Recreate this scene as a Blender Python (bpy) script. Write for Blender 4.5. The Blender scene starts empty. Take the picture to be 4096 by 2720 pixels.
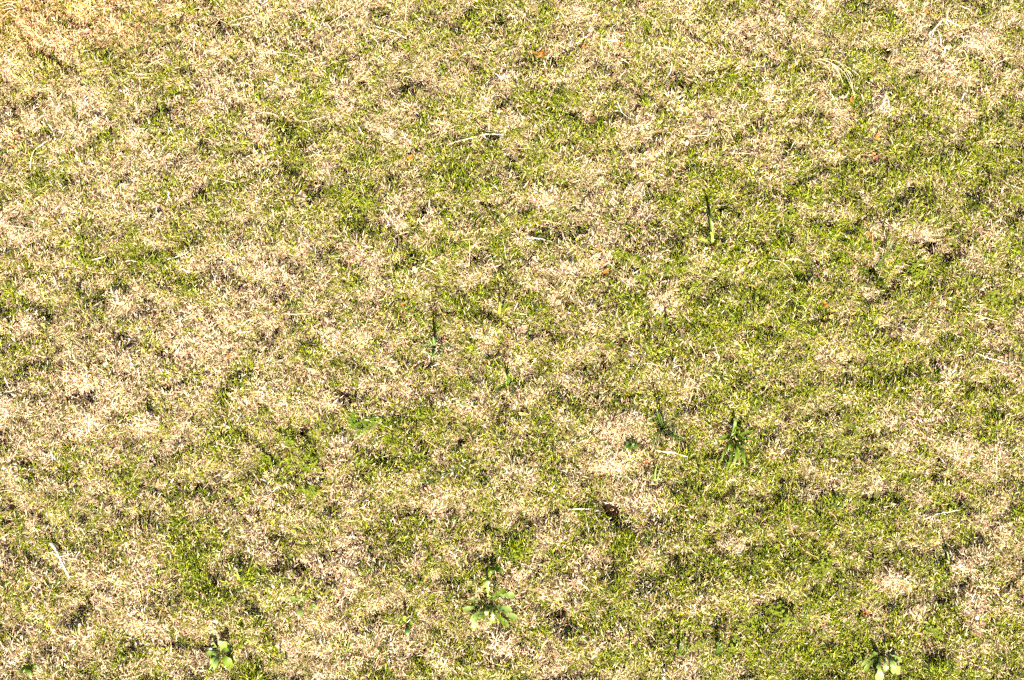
import bpy, math
import numpy as np
from mathutils import Vector

# ------------------------------------------------------------------ camera, sky, sun, exposure
SC = bpy.context.scene
COL = SC.collection
R = math.radians
PITCH, DIST, WIDTH = R(70.0), 5.2, 2.4          # looking steeply down from a height
LENS = 36.0 * DIST / WIDTH
cam = bpy.data.objects.new('camera', bpy.data.cameras.new('camera'))
COL.objects.link(cam)
cam.location = (0.0, -DIST * math.cos(PITCH), DIST * math.sin(PITCH))
cam.rotation_euler = (math.pi / 2 - PITCH, 0.0, 0.0)
cam.data.lens = LENS
cam.data.sensor_width = 36.0
cam.data.clip_start = 0.05
cam.data.clip_end = 500.0
SC.camera = cam

SUN_EL, SUN_AZ = R(34.0), R(2.0)                # the sun stands behind the camera
world = bpy.data.worlds.new('World')
SC.world = world
world.use_nodes = True
wt = world.node_tree
sky = wt.nodes.new('ShaderNodeTexSky')
sky.sky_type = 'NISHITA'
sky.sun_disc = False
sky.altitude = 600.0
sky.air_density = 0.5
sky.dust_density = 0.6
sky.sun_elevation = SUN_EL
sky.sun_rotation = math.pi - SUN_AZ
wt.links.new(sky.outputs['Color'], wt.nodes['Background'].inputs['Color'])
wt.nodes['Background'].inputs['Strength'].default_value = 0.05

sun = bpy.data.objects.new('sun', bpy.data.lights.new('sun', 'SUN'))
COL.objects.link(sun)
sun.data.energy = 5.0
sun.data.angle = R(0.53)
sun.data.color = (1.0, 0.90, 0.75)
sun.rotation_euler = (math.pi / 2 - SUN_EL, 0.0, SUN_AZ)
sun.location = (0.0, -4.0, 6.0)

SC.view_settings.view_transform = 'Standard'
SC.view_settings.look = 'None'
SC.view_settings.gamma = 1.0
SC.view_settings.use_curve_mapping = False
SC.view_settings.exposure = 2.0
SC.cycles.use_denoising = False
SC.cycles.use_adaptive_sampling = True
SC.cycles.adaptive_threshold = .05
SC.cycles.adaptive_min_samples = 16
SC.cycles.max_bounces = 4
SC.cycles.diffuse_bounces = 2
SC.cycles.glossy_bounces = 1
SC.cycles.transmission_bounces = 2

# ------------------------------------------------------------------ picture position -> place on the ground
CP, SP = math.cos(PITCH), math.sin(PITCH)
def at(u, v, z=0.016):
    """ground point under a position of the 4096 x 2720 photograph, at height z"""
    a = (u / 4096.0 - 0.5) * 36.0 / LENS
    b = (0.5 - v / 2720.0) * 36.0 * (2720.0 / 4096.0) / LENS
    d = (a, CP + b * SP, -SP + b * CP)
    t = (z - DIST * SP) / d[2]
    return np.array((t * d[0], -DIST * CP + t * d[1], z))
PX = WIDTH / 4096.0                              # metres in one photograph pixel
CELL = 2361.0 / 1024.0
def nat(c, r, x, y, k=CELL):
    return (c * 1024 + x / k, r * 680 + y / k)

# ------------------------------------------------------------------ noise and the lie of the land
def vnoise(x, y, size, seed):
    g = np.random.default_rng(seed).random((128, 128))
    fx, fy = x / size + 37.3, y / size + 51.7
    ix, iy = np.floor(fx).astype(int), np.floor(fy).astype(int)
    tx, ty = fx - ix, fy - iy
    tx, ty = tx * tx * (3 - 2 * tx), ty * ty * (3 - 2 * ty)
    a, b = g[ix % 128, iy % 128], g[(ix + 1) % 128, iy % 128]
    c, d = g[ix % 128, (iy + 1) % 128], g[(ix + 1) % 128, (iy + 1) % 128]
    return (a * (1 - tx) + b * tx) * (1 - ty) + (c * (1 - tx) + d * tx) * ty - 0.5

def spot(px, py, r):
    p = at(px, py)
    return (p[0], p[1], r * PX)

# hollows in the turf: picture x, y, radius (photo pixels), depth (m), how bare (0..1)
HOLLOWS = [(3706, 978, 44, .055, 1), (1425, 2142, 34, .045, .95), (352, 1582, 26, .04, .9), (313, 1522, 22, .035, .8),
    (545, 1246, 26, .035, .9), (690, 60, 44, .04, .8), (573, 28, 16, .03, .8), (338, 112, 18, .03, .8),
    (72, 545, 20, .03, .8), (1550, 1128, 26, .035, .8), (1600, 1258, 24, .035, .8), (1650, 616, 20, .03, .8),
    (2480, 152, 18, .03, .9), (2774, 118, 18, .03, .9), (2896, 80, 18, .03, .8), (2366, 470, 14, .03, .8),
    (3500, 640, 24, .035, .8), (3735, 460, 18, .03, .8), (4070, 510, 26, .03, .6), (2848, 1104, 26, .035, .9),
    (2120, 1055, 20, .03, .8), (2230, 1030, 22, .03, .8), (2500, 900, 14, .02, .6), (3920, 1170, 26, .03, .6),
    (3138, 1822, 20, .03, .9), (2606, 1884, 22, .035, .8), (1198, 1898, 26, .035, .9), (1298, 1916, 16, .03, .7),
    (1210, 1740, 22, .03, .7), (1850, 2135, 20, .03, .8), (3460, 2448, 28, .035, .9), (844, 2312, 16, .03, .8),
    (2086, 1625, 16, .02, .6), (2110, 1715, 34, .03, .6), (3770, 2260, 20, .025, .7), (4058, 2306, 22, .03, .8),
    (3320, 2440, 18, .03, .8), (2938, 2372, 18, .03, .8), (3030, 2390, 20, .03, .8), (3398, 2650, 26, .03, .8),
    (2530, 2576, 20, .03, .8), (3490, 1085, 40, .03, .7), (3110, 1540, 22, .03, .6), (3270, 1700, 24, .03, .5),
    (230, 769, 18, .03, .7), (860, 2552, 22, .03, .7), (1750, 960, 18, .02, .5), (2960, 1690, 30, .02, .4),
    (1390, 2520, 16, .03, .6), (2160, 2240, 16, .03, .6), (3000, 220, 20, .03, .6), (1930, 800, 16, .03, .5)]
HOL = [spot(a, b, c * .8) + (d * .7, e * .85) for a, b, c, d, e in HOLLOWS]

def hollow(x, y):
    z, bare = np.zeros_like(x), np.zeros_like(x)
    wx = x + 0.012 * vnoise(x, y, .014, 91)
    wy = y + 0.012 * vnoise(x, y, .014, 92)
    for hx, hy, hr, dep, b in HOL:
        q = ((wx - hx) ** 2 + ((wy - hy) * .85) ** 2) / (hr * hr)
        m = q < 9
        if m.any():
            g = np.exp(-q[m] ** 2 * .8)
            z[m] -= dep * g
            bare[m] = np.maximum(bare[m], b * g)
    return z, bare

def ground_z(x, y):
    near = np.exp(-((np.maximum(np.abs(x) - 3, 0) ** 2 + np.maximum(np.abs(y) - 3, 0) ** 2)) / 8)
    z = (vnoise(x, y, .42, 1) * .030 + vnoise(x, y, .13, 2) * .016) * near
    return z + hollow(x, y)[0]

def turf_h(x, y):
    """height of the turf above the soil"""
    h = .019 + vnoise(x, y, .090, 3) * .009 + vnoise(x, y, .040, 4) * .012 + vnoise(x, y, .014, 5) * .006
    return np.clip(h, .002, .05) * (1 - .8 * hollow(x, y)[1])

def top_z(x, y):
    x, y = np.atleast_1d(np.asarray(x, float)), np.atleast_1d(np.asarray(y, float))
    i = np.clip(((x - X0) / CAN_S), 0, CANOPY.shape[0] - 2)
    j = np.clip(((y - Y0) / CAN_S), 0, CANOPY.shape[1] - 2)
    a, b = i.astype(int), j.astype(int)
    u, v = i - a, j - b
    return (CANOPY[a, b] * (1 - u) + CANOPY[a + 1, b] * u) * (1 - v) + (CANOPY[a, b + 1] * (1 - u) + CANOPY[a + 1, b + 1] * u) * v

# ------------------------------------------------------------------ where the grass is bleached, where it is green
# places in the photograph (x, y, rx, ry at 2361 px width) with a push towards straw (+) or green (-)
PATCH = [(60, 40, 170, 90, .45), (250, 20, 160, 60, .3), (550, 60, 260, 70, .25), (880, 30, 130, 50, .2), (60, 130, 90, 50, .3),
    (170, 250, 110, 60, .28), (560, 215, 110, 45, .3), (380, 350, 60, 40, .2), (230, 420, 60, 35, .2), (90, 200, 80, 30, .2),
    (390, 45, 45, 45, -.35), (360, 205, 70, 30, -.3), (440, 260, 70, 40, -.2), (100, 390, 80, 45, -.35), (20, 470, 40, 40, -.2),
    (640, 360, 40, 40, -.3), (240, 600, 60, 40, -.2), (30, 620, 40, 60, -.15),
    (590, 570, 80, 45, .4), (660, 620, 70, 70, .4), (520, 640, 60, 40, .25), (600, 720, 70, 50, .25), (340, 690, 60, 40, .22),
    (280, 760, 70, 50, .3), (440, 800, 110, 50, .35), (250, 860, 110, 50, .5), (70, 915, 70, 40, .55), (210, 960, 120, 60, .45),
    (420, 950, 60, 50, .35), (340, 1010, 80, 40, .25), (150, 1010, 60, 40, .3), (540, 850, 50, 50, .25), (700, 520, 50, 40, .2),
    (520, 560, 50, 50, .15), (20, 850, 40, 50, -.35), (30, 740, 40, 40, -.3), (100, 1090, 70, 30, -.25), (280, 600, 60, 40, -.1),
    (780, 330, 70, 40, -.2), (720, 200, 40, 40, -.1), (900, 230, 60, 40, -.15), (1130, 40, 40, 40, -.4), (1190, 90, 50, 50, -.2),
    (1250, 130, 110, 60, .3), (1340, 60, 110, 70, .25), (1010, 80, 60, 40, .15), (1190, 250, 90, 50, -.25), (1290, 260, 50, 40, -.25),
    (1060, 330, 60, 50, -.2), (840, 480, 60, 60, -.3), (790, 470, 40, 60, -.3), (1000, 400, 60, 40, -.15), (1100, 430, 60, 40, -.15),
    (930, 350, 50, 30, .3), (870, 280, 40, 30, .2), (1450, 470, 90, 30, .35), (1560, 350, 60, 40, .2), (1690, 380, 60, 30, .2),
    (1420, 60, 90, 40, .25), (1640, 30, 120, 40, .2), (1840, 60, 60, 40, .15), (1990, 240, 60, 50, .35), (1960, 270, 40, 30, .3),
    (2160, 70, 110, 60, .35), (2130, 130, 60, 30, .3), (2330, 60, 40, 60, .3), (2300, 150, 60, 40, .15), (2250, 260, 70, 30, .25),
    (2060, 160, 90, 60, -.25), (2100, 350, 120, 70, -.3), (2250, 350, 90, 40, -.2), (1930, 400, 80, 40, -.35), (1890, 200, 80, 50, -.1),
    (2310, 490, 60, 40, .35), (2120, 565, 40, 30, .5), (2260, 600, 40, 25, .35), (2010, 530, 40, 30, .25), (2330, 830, 40, 30, .25),
    (1690, 440, 60, 80, -.2), (1620, 470, 50, 70, -.35), (1850, 560, 140, 60, -.25), (1740, 650, 120, 60, -.3), (1560, 700, 60, 70, -.4),
    (1700, 720, 110, 60, -.3), (1930, 700, 60, 40, .1), (1920, 780, 40, 30, .25), (2080, 640, 120, 60, -.3), (2240, 700, 100, 60, -.2),
    (1490, 820, 60, 40, .3), (1330, 750, 70, 40, .3), (1150, 800, 80, 50, .25), (1010, 920, 60, 40, .3), (920, 770, 50, 30, .25),
    (1110, 670, 40, 50, .2), (1250, 610, 60, 30, .2), (1310, 890, 60, 30, .15), (1390, 560, 60, 40, .25), (1200, 960, 60, 30, .1),
    (830, 700, 80, 50, .1), (700, 800, 60, 50, .15), (760, 900, 60, 50, .1), (900, 620, 70, 40, -.1), (1060, 720, 50, 50, -.15),
    (1450, 1090, 50, 60, .45), (1500, 1160, 50, 40, .4), (1290, 1240, 60, 50, .35), (1500, 980, 50, 40, .2), (1430, 990, 50, 30, .25),
    (1210, 1080, 70, 30, .1), (1000, 1150, 60, 30, .2), (780, 1130, 80, 40, .25), (530, 1180, 70, 50, .35), (340, 1200, 70, 50, .3),
    (450, 1090, 50, 40, .2), (650, 1080, 50, 40, .15), (790, 1340, 50, 70, .45), (960, 1470, 90, 50, .6), (1000, 1440, 60, 30, .4),
    (740, 1510, 80, 50, .4), (130, 1400, 60, 50, .2), (290, 1380, 50, 60, .25), (40, 1480, 40, 50, .2), (490, 1420, 60, 50, .2),
    (900, 1040, 100, 60, -.2), (1000, 1000, 90, 40, -.25), (700, 1050, 60, 60, -.2), (740, 1120, 60, 30, -.2), (300, 1290, 80, 40, -.1),
    (1350, 1350, 130, 80, -.15), (1650, 1350, 160, 80, -.25), (1560, 1450, 80, 50, .05), (1650, 1150, 120, 60, -.15), (1780, 1100, 120, 70, -.15),
    (1200, 1400, 60, 60, .15), (1260, 1500, 50, 50, .3), (1080, 1300, 50, 40, .2), (860, 1240, 60, 30, .1), (1860, 1440, 90, 60, .1),
    (1640, 1500, 50, 40, .25), (1750, 1400, 40, 40, .2), (2060, 1030, 100, 50, .0), (2140, 1230, 60, 50, .4), (2020, 1210, 50, 40, .3),
    (2240, 1480, 60, 50, .45), (2300, 1300, 60, 80, .4), (2330, 1190, 40, 50, .35), (2160, 1340, 60, 40, .3), (2010, 1400, 60, 40, .3),
    (1880, 1300, 60, 40, .15), (2280, 1050, 50, 40, .2), (2210, 1000, 60, 30, .2), (1820, 1000, 40, 40, .25), (1880, 1060, 40, 30, .2),
    (2040, 1480, 140, 60, -.4), (1800, 1520, 60, 50, -.2), (1810, 1260, 70, 40, -.2), (2260, 880, 90, 50, -.15), (1900, 900, 120, 60, -.2)]
S = 4096.0 / 2361.0
PAT = []
for a, b, c, d, e in PATCH:
    p = at(a * S, b * S)
    PAT.append((p[0], p[1], c * S * PX, d * S * PX / SP, e))

def dryness(x, y):
    wx = x + .09 * vnoise(x, y, .05, 21)
    wy = y + .09 * vnoise(x, y, .05, 22)
    inside = np.exp(-(np.maximum(np.abs(x) - 1.1, 0) ** 2 + np.maximum(np.abs(y) - .9, 0) ** 2) * 6)
    D = .47 - .075 * np.clip(x, -1.2, 1.2) * inside + .06 * np.clip(y, -.6, .9) * inside
    for px, py, rx, ry, a in PAT:
        q = ((wx - px) / rx) ** 2 + ((wy - py) / ry) ** 2
        D = D + a * np.exp(-q * .9) * .85
    D = D + vnoise(x, y, .16, 31) * .26 + vnoise(x, y, .062, 32) * .36 + vnoise(x, y, .026, 33) * .66
    return D

# ------------------------------------------------------------------ materials
def material(name, rough=.6, spec=.25):
    m = bpy.data.materials.new(name)
    m.use_nodes = True
    nt = m.node_tree
    b = nt.nodes['Principled BSDF']
    b.inputs['Roughness'].default_value = rough
    b.inputs['Specular IOR Level'].default_value = spec
    return m, nt, b

def with_translucency(nt, b, col_socket, amount):
    out = nt.nodes['Material Output']
    tr = nt.nodes.new('ShaderNodeBsdfTranslucent')
    mx = nt.nodes.new('ShaderNodeMixShader')
    mx.inputs['Fac'].default_value = amount
    nt.links.new(col_socket, tr.inputs['Color'])
    nt.links.new(b.outputs['BSDF'], mx.inputs[1])
    nt.links.new(tr.outputs['BSDF'], mx.inputs[2])
    nt.links.new(mx.outputs['Shader'], out.inputs['Surface'])

def grass_material(name, amount, rough, spec):
    m, nt, b = material(name, rough, spec)
    at_ = nt.nodes.new('ShaderNodeAttribute')
    at_.attribute_name = 'leaf_colour'
    nt.links.new(at_.outputs['Color'], b.inputs['Base Color'])
    with_translucency(nt, b, at_.outputs['Color'], amount)
    return m

def ramp_material(name, stops, scale, rough=.6, spec=.25, trans=0.0, bump=0.0, per_object=.12, detail=4.0):
    """colour ramp over noise in object space, a slight shift of lightness from object to object"""
    m, nt, b = material(name, rough, spec)
    tc = nt.nodes.new('ShaderNodeTexCoord')
    nz = nt.nodes.new('ShaderNodeTexNoise')
    nz.inputs['Scale'].default_value = scale
    nz.inputs['Detail'].default_value = detail
    cr = nt.nodes.new('ShaderNodeValToRGB')
    el = cr.color_ramp.elements
    while len(el) < len(stops):
        el.new(.5)
    for e, (p, c) in zip(el, stops):
        e.position = p
        e.color = (*c, 1)
    oi = nt.nodes.new('ShaderNodeObjectInfo')
    mr = nt.nodes.new('ShaderNodeMapRange')
    mr.inputs['To Min'].default_value = 1 - per_object
    mr.inputs['To Max'].default_value = 1 + per_object
    hs = nt.nodes.new('ShaderNodeHueSaturation')
    nt.links.new(tc.outputs['Object'], nz.inputs['Vector'])
    nt.links.new(nz.outputs['Fac'], cr.inputs['Fac'])
    nt.links.new(oi.outputs['Random'], mr.inputs['Value'])
    nt.links.new(mr.outputs['Result'], hs.inputs['Value'])
    nt.links.new(cr.outputs['Color'], hs.inputs['Color'])
    nt.links.new(hs.outputs['Color'], b.inputs['Base Color'])
    if trans:
        with_translucency(nt, b, hs.outputs['Color'], trans)
    if bump:
        bp = nt.nodes.new('ShaderNodeBump')
        bp.inputs['Strength'].default_value = bump
        bp.inputs['Distance'].default_value = .002
        nt.links.new(nz.outputs['Fac'], bp.inputs['Height'])
        nt.links.new(bp.outputs['Normal'], b.inputs['Normal'])
    return m

M = {}
M['grass'] = grass_material('loose_grass_leaf', .14, .65, .15)
def turf_material():
    m, nt, b = material('turf_leaf', .65, .15)
    a = nt.nodes.new('ShaderNodeAttribute'); a.attribute_name = 'leaf_colour'
    t = nt.nodes.new('ShaderNodeAttribute'); t.attribute_name = 'tint'; t.attribute_type = 'INSTANCER'
    mx = nt.nodes.new('ShaderNodeMix'); mx.data_type = 'RGBA'; mx.blend_type = 'MULTIPLY'
    mx.inputs['Factor'].default_value = 1.0
    nt.links.new(a.outputs['Color'], mx.inputs[6])
    nt.links.new(t.outputs['Color'], mx.inputs[7])
    nt.links.new(mx.outputs[2], b.inputs['Base Color'])
    with_translucency(nt, b, mx.outputs[2], .20)
    return m
M['turf'] = turf_material()
M['soil'] = ramp_material('dark_soil', [(.3, (.012, .007, .003)), (.55, (.032, .018, .008)), (.8, (.075, .045, .022))], 60, .9, .1, bump=.8, per_object=0)
M['straw'] = ramp_material('pale_straw', [(.3, (.60, .47, .27)), (.5, (.72, .60, .38)), (.75, (.82, .72, .52))], 60, .5, .3)
M['white'] = ramp_material('bleached_stem', [(.3, (.70, .61, .48)), (.55, (.83, .77, .66)), (.8, (.88, .84, .76))], 50, .5, .3)
M['brown'] = ramp_material('brown_stem', [(.3, (.16, .075, .035)), (.55, (.33, .17, .085)), (.8, (.48, .30, .18))], 60, .6, .25)
M['tan'] = ramp_material('tan_stem', [(.3, (.42, .27, .12)), (.55, (.58, .40, .20)), (.8, (.70, .54, .32))], 60, .55, .25)
M['orange_leaf'] = ramp_material('orange_dead_leaf', [(.3, (.20, .06, .012)), (.5, (.48, .17, .03)), (.75, (.66, .34, .10))], 45, .55, .3, .12, .3)
M['brown_leaf'] = ramp_material('brown_dead_leaf', [(.3, (.07, .028, .014)), (.55, (.22, .10, .05)), (.8, (.42, .24, .13))], 45, .6, .25, .08, .3)
M['pink_leaf'] = ramp_material('pinkish_dead_leaf', [(.3, (.34, .15, .10)), (.55, (.56, .30, .21)), (.8, (.70, .47, .36))], 45, .6, .25, .08, .3)
M['pale_leaf'] = ramp_material('pale_dead_leaf', [(.25, (.62, .43, .22)), (.5, (.80, .68, .48)), (.75, (.88, .82, .70))], 40, .5, .3, .12, .25)
M['yellow_leaf'] = ramp_material('yellow_fallen_leaf', [(.3, (.42, .30, .02)), (.5, (.62, .50, .05)), (.75, (.74, .66, .22))], 40, .5, .3, .25)
M['lime_leaf'] = ramp_material('yellow_green_leaf', [(.3, (.26, .33, .04)), (.55, (.42, .48, .09)), (.8, (.56, .60, .22))], 40, .5, .3, .25)
M['weed'] = ramp_material('weed_leaf', [(.3, (.075, .13, .008)), (.55, (.13, .20, .015)), (.8, (.20, .28, .035))], 35, .42, .45, .2, .25)
M['pale_weed'] = ramp_material('pale_weed_leaf', [(.3, (.13, .20, .035)), (.55, (.20, .28, .06)), (.8, (.29, .37, .12))], 35, .42, .5, .18, .25)
M['dark_weed'] = ramp_material('dark_weed_leaf', [(.3, (.03, .08, .006)), (.55, (.06, .13, .012)), (.8, (.11, .20, .03))], 35, .42, .45, .2, .25)
M['blade'] = ramp_material('coarse_grass_blade', [(.3, (.04, .08, .008)), (.55, (.075, .13, .015)), (.8, (.14, .21, .04))], 45, .38, .5, .18)
M['pale_blade'] = ramp_material('pale_grass_blade', [(.3, (.14, .23, .05)), (.55, (.22, .31, .09)), (.8, (.32, .40, .17))], 45, .4, .45, .18)
M['lime_blade'] = ramp_material('lime_grass_blade', [(.3, (.16, .22, .02)), (.55, (.28, .33, .05)), (.8, (.42, .44, .12))], 45, .45, .4, .2)
M['clover'] = ramp_material('clover_leaf', [(.3, (.11, .15, .008)), (.55, (.18, .22, .015)), (.8, (.26, .30, .05))], 60, .5, .4, .15)

# ------------------------------------------------------------------ mesh helpers
def new_mesh(name, v, f, smooth=True):
    me = bpy.data.meshes.new(name)
    me.from_pydata([tuple(p) for p in v], [], f)
    if smooth:
        me.polygons.foreach_set('use_smooth', [True] * len(me.polygons))
    me.update()
    return me

def link(name, me, mat=None, parent=None):
    o = bpy.data.objects.new(name, me)
    COL.objects.link(o)
    if mat is not None:
        me.materials.append(mat)
    if parent is not None:
        o.parent = parent
    return o

def empty(name, loc):
    o = bpy.data.objects.new(name, None)
    o.empty_display_size = .02
    o.location = loc
    COL.objects.link(o)
    return o

def tag(o, label, cat, group=None):
    o['label'] = label
    o['category'] = cat
    if group:
        o['group'] = group
    return o

def triangles_mesh(name, co, tri, colour, mat='grass'):
    me = bpy.data.meshes.new(name)
    n = len(tri)
    me.vertices.add(len(co))
    me.vertices.foreach_set('co', co.astype(np.float32).ravel())
    me.loops.add(n * 3)
    me.loops.foreach_set('vertex_index', tri.astype(np.int32).ravel())
    me.polygons.add(n)
    me.polygons.foreach_set('loop_start', np.arange(0, n * 3, 3, dtype=np.int32))
    me.update(calc_edges=True)
    a = me.attributes.new('leaf_colour', 'FLOAT_COLOR', 'POINT')
    a.data.foreach_set('color', np.concatenate([colour, np.ones((len(colour), 1))], 1).astype(np.float32).ravel())
    me.materials.append(M[mat])
    return me
# ------------------------------------------------------------------ the ground, one sheet
def axis(lo, hi, step):
    core = np.arange(lo, hi + step / 2, step)
    out = step * 1.35 ** np.arange(1, 24)
    far = np.cumsum(out)
    far = far[far < 60]
    return np.concatenate([lo - far[::-1], core, hi + far])
X0, X1, Y0, Y1 = -1.35, 1.35, -.95, 1.05
gx, gy = axis(X0, X1, .011), axis(Y0, Y1, .011)
GX, GY = np.meshgrid(gx, gy, indexing='ij')
gz = ground_z(GX.ravel(), GY.ravel())
ni, nj = len(gx), len(gy)
ii, jj = np.meshgrid(np.arange(ni - 1), np.arange(nj - 1), indexing='ij')
q = (ii * nj + jj).ravel()
me = new_mesh('ground', np.stack([GX.ravel(), GY.ravel(), gz], 1), np.stack([q, q + nj, q + nj + 1, q + 1], 1).tolist())
ground = link('ground', me, M['soil'])
ground['kind'] = 'structure'

# ------------------------------------------------------------------ the turf: short leaves in shoots, green and bleached
GREENS = np.array([(.245, .275, .010), (.19, .24, .007), (.33, .35, .045), (.125, .18, .004), (.075, .12, .003), (.19, .28, .028), (.30, .30, .012)])
GREEN_P = np.array([.22, .22, .14, .18, .10, .07, .07])
STRAWS = np.array([(.62, .46, .29), (.69, .55, .38), (.54, .38, .25), (.77, .67, .51), (.42, .27, .16), (.27, .155, .08), (.60, .43, .32)])
STRAW_P = np.array([.24, .20, .18, .08, .12, .06, .12])

def leaves(rng, bx, by, bz, az, el, L, w, droop, colour, roll=None):
    """bent kite leaves: base, two middle points, tip"""
    n = len(bx)
    ca, sa, ce, se = np.cos(az), np.sin(az), np.cos(el), np.sin(el)
    e2 = el - droop
    b = np.stack([bx, by, bz], 1)
    d1 = np.stack([ca * ce, sa * ce, se], 1)
    d2 = np.stack([ca * np.cos(e2), sa * np.cos(e2), np.sin(e2)], 1)
    t = rng.uniform(.38, .6, n)[:, None]
    mid = b + d1 * L[:, None] * t
    tip = mid + d2 * L[:, None] * (1 - t)
    if roll is None:
        roll = rng.normal(0, .42, n)
    side = np.stack([-sa, ca, np.zeros(n)], 1)
    nor = np.cross(d1, side)
    s = (side * np.cos(roll)[:, None] + nor * np.sin(roll)[:, None]) * (w / 2)[:, None]
    co = np.empty((n, 4, 3))
    co[:, 0], co[:, 1], co[:, 2], co[:, 3] = b, mid - s, mid + s, tip
    base = np.arange(n)[:, None] * 4
    tri = np.concatenate([base + np.array([[0, 1, 2]]), base + np.array([[1, 3, 2]])], 1).reshape(-1, 3)
    return co.reshape(-1, 3), tri, np.repeat(colour, 4, 0)

def pick(rng, pal, p, n, jitter):
    c = pal[rng.choice(len(pal), n, p=p / p.sum())]
    return np.clip(c * np.exp(rng.normal(0, jitter, n))[:, None] * np.exp(rng.normal(0, .05, (n, 3))), .004, .9)

# a library of little tufts, from all straw to nearly all green; one object holds them and the points where they grow
LEVELS = [.03, .18, .38, .60, .80, .95]
PER, TUFT_H = 9, .016
def tuft(rng, g):
    ns = 13
    r = .0062
    x, y = rng.normal(0, r * .55, ns), rng.normal(0, r * .55, ns)
    h = TUFT_H * np.exp(rng.normal(-.1, .25, ns))
    green = rng.random(ns) < g
    lx, ly = x / r * .45 + rng.normal(0, .30, ns), y / r * .45 + rng.normal(0, .30, ns)
    out = []
    for k in range(4):
        t = np.clip((k + rng.uniform(.1, 1.0, ns)) / 4.0, 0, 1)
        bx, by, bz = x + lx * h * t, y + ly * h * t, h * t * .85
        az = np.arctan2(ly, lx) + rng.normal(0, 1.5, ns)
        gr = np.where(green, rng.random(ns) < (.55, .82, .92, .95)[k], rng.random(ns) < .04)
        el = np.clip(np.where(gr, rng.normal(.70, .38, ns), rng.normal(.35, .42, ns)), -.5, 1.45)
        L = rng.uniform(.0055, .0140, ns)
        w = rng.uniform(.0010, .0017, ns)
        c = np.where(gr[:, None], pick(rng, GREENS, GREEN_P, ns, .14), pick(rng, STRAWS, STRAW_P, ns, .13))
        out.append(leaves(rng, bx, by, bz, az, el, L, w, rng.normal(.45, .35, ns), c))
    m = 6
    out.append(leaves(rng, rng.normal(0, r, m), rng.normal(0, r, m), rng.uniform(.001, .008, m), rng.uniform(0, 6.3, m), rng.normal(.05, .2, m), rng.uniform(.010, .026, m),
                      rng.uniform(.0009, .0016, m), rng.normal(.1, .25, m), pick(rng, STRAWS, STRAW_P * np.array([.7, .5, 1, .4, 1.6, 3, 1]), m, .3)))
    return out

def library(rng):
    co, tri, col, var, off = [], [], [], [], 0
    for li, g in enumerate(LEVELS):
        for j in range(PER):
            for a, b, c in tuft(rng, g):
                co.append(a); tri.append(b + off); col.append(c)
                var.append(np.full(len(b), li * PER + j))
                off += len(a)
    return np.concatenate(co), np.concatenate(tri), np.concatenate(col), np.concatenate(var)

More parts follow.
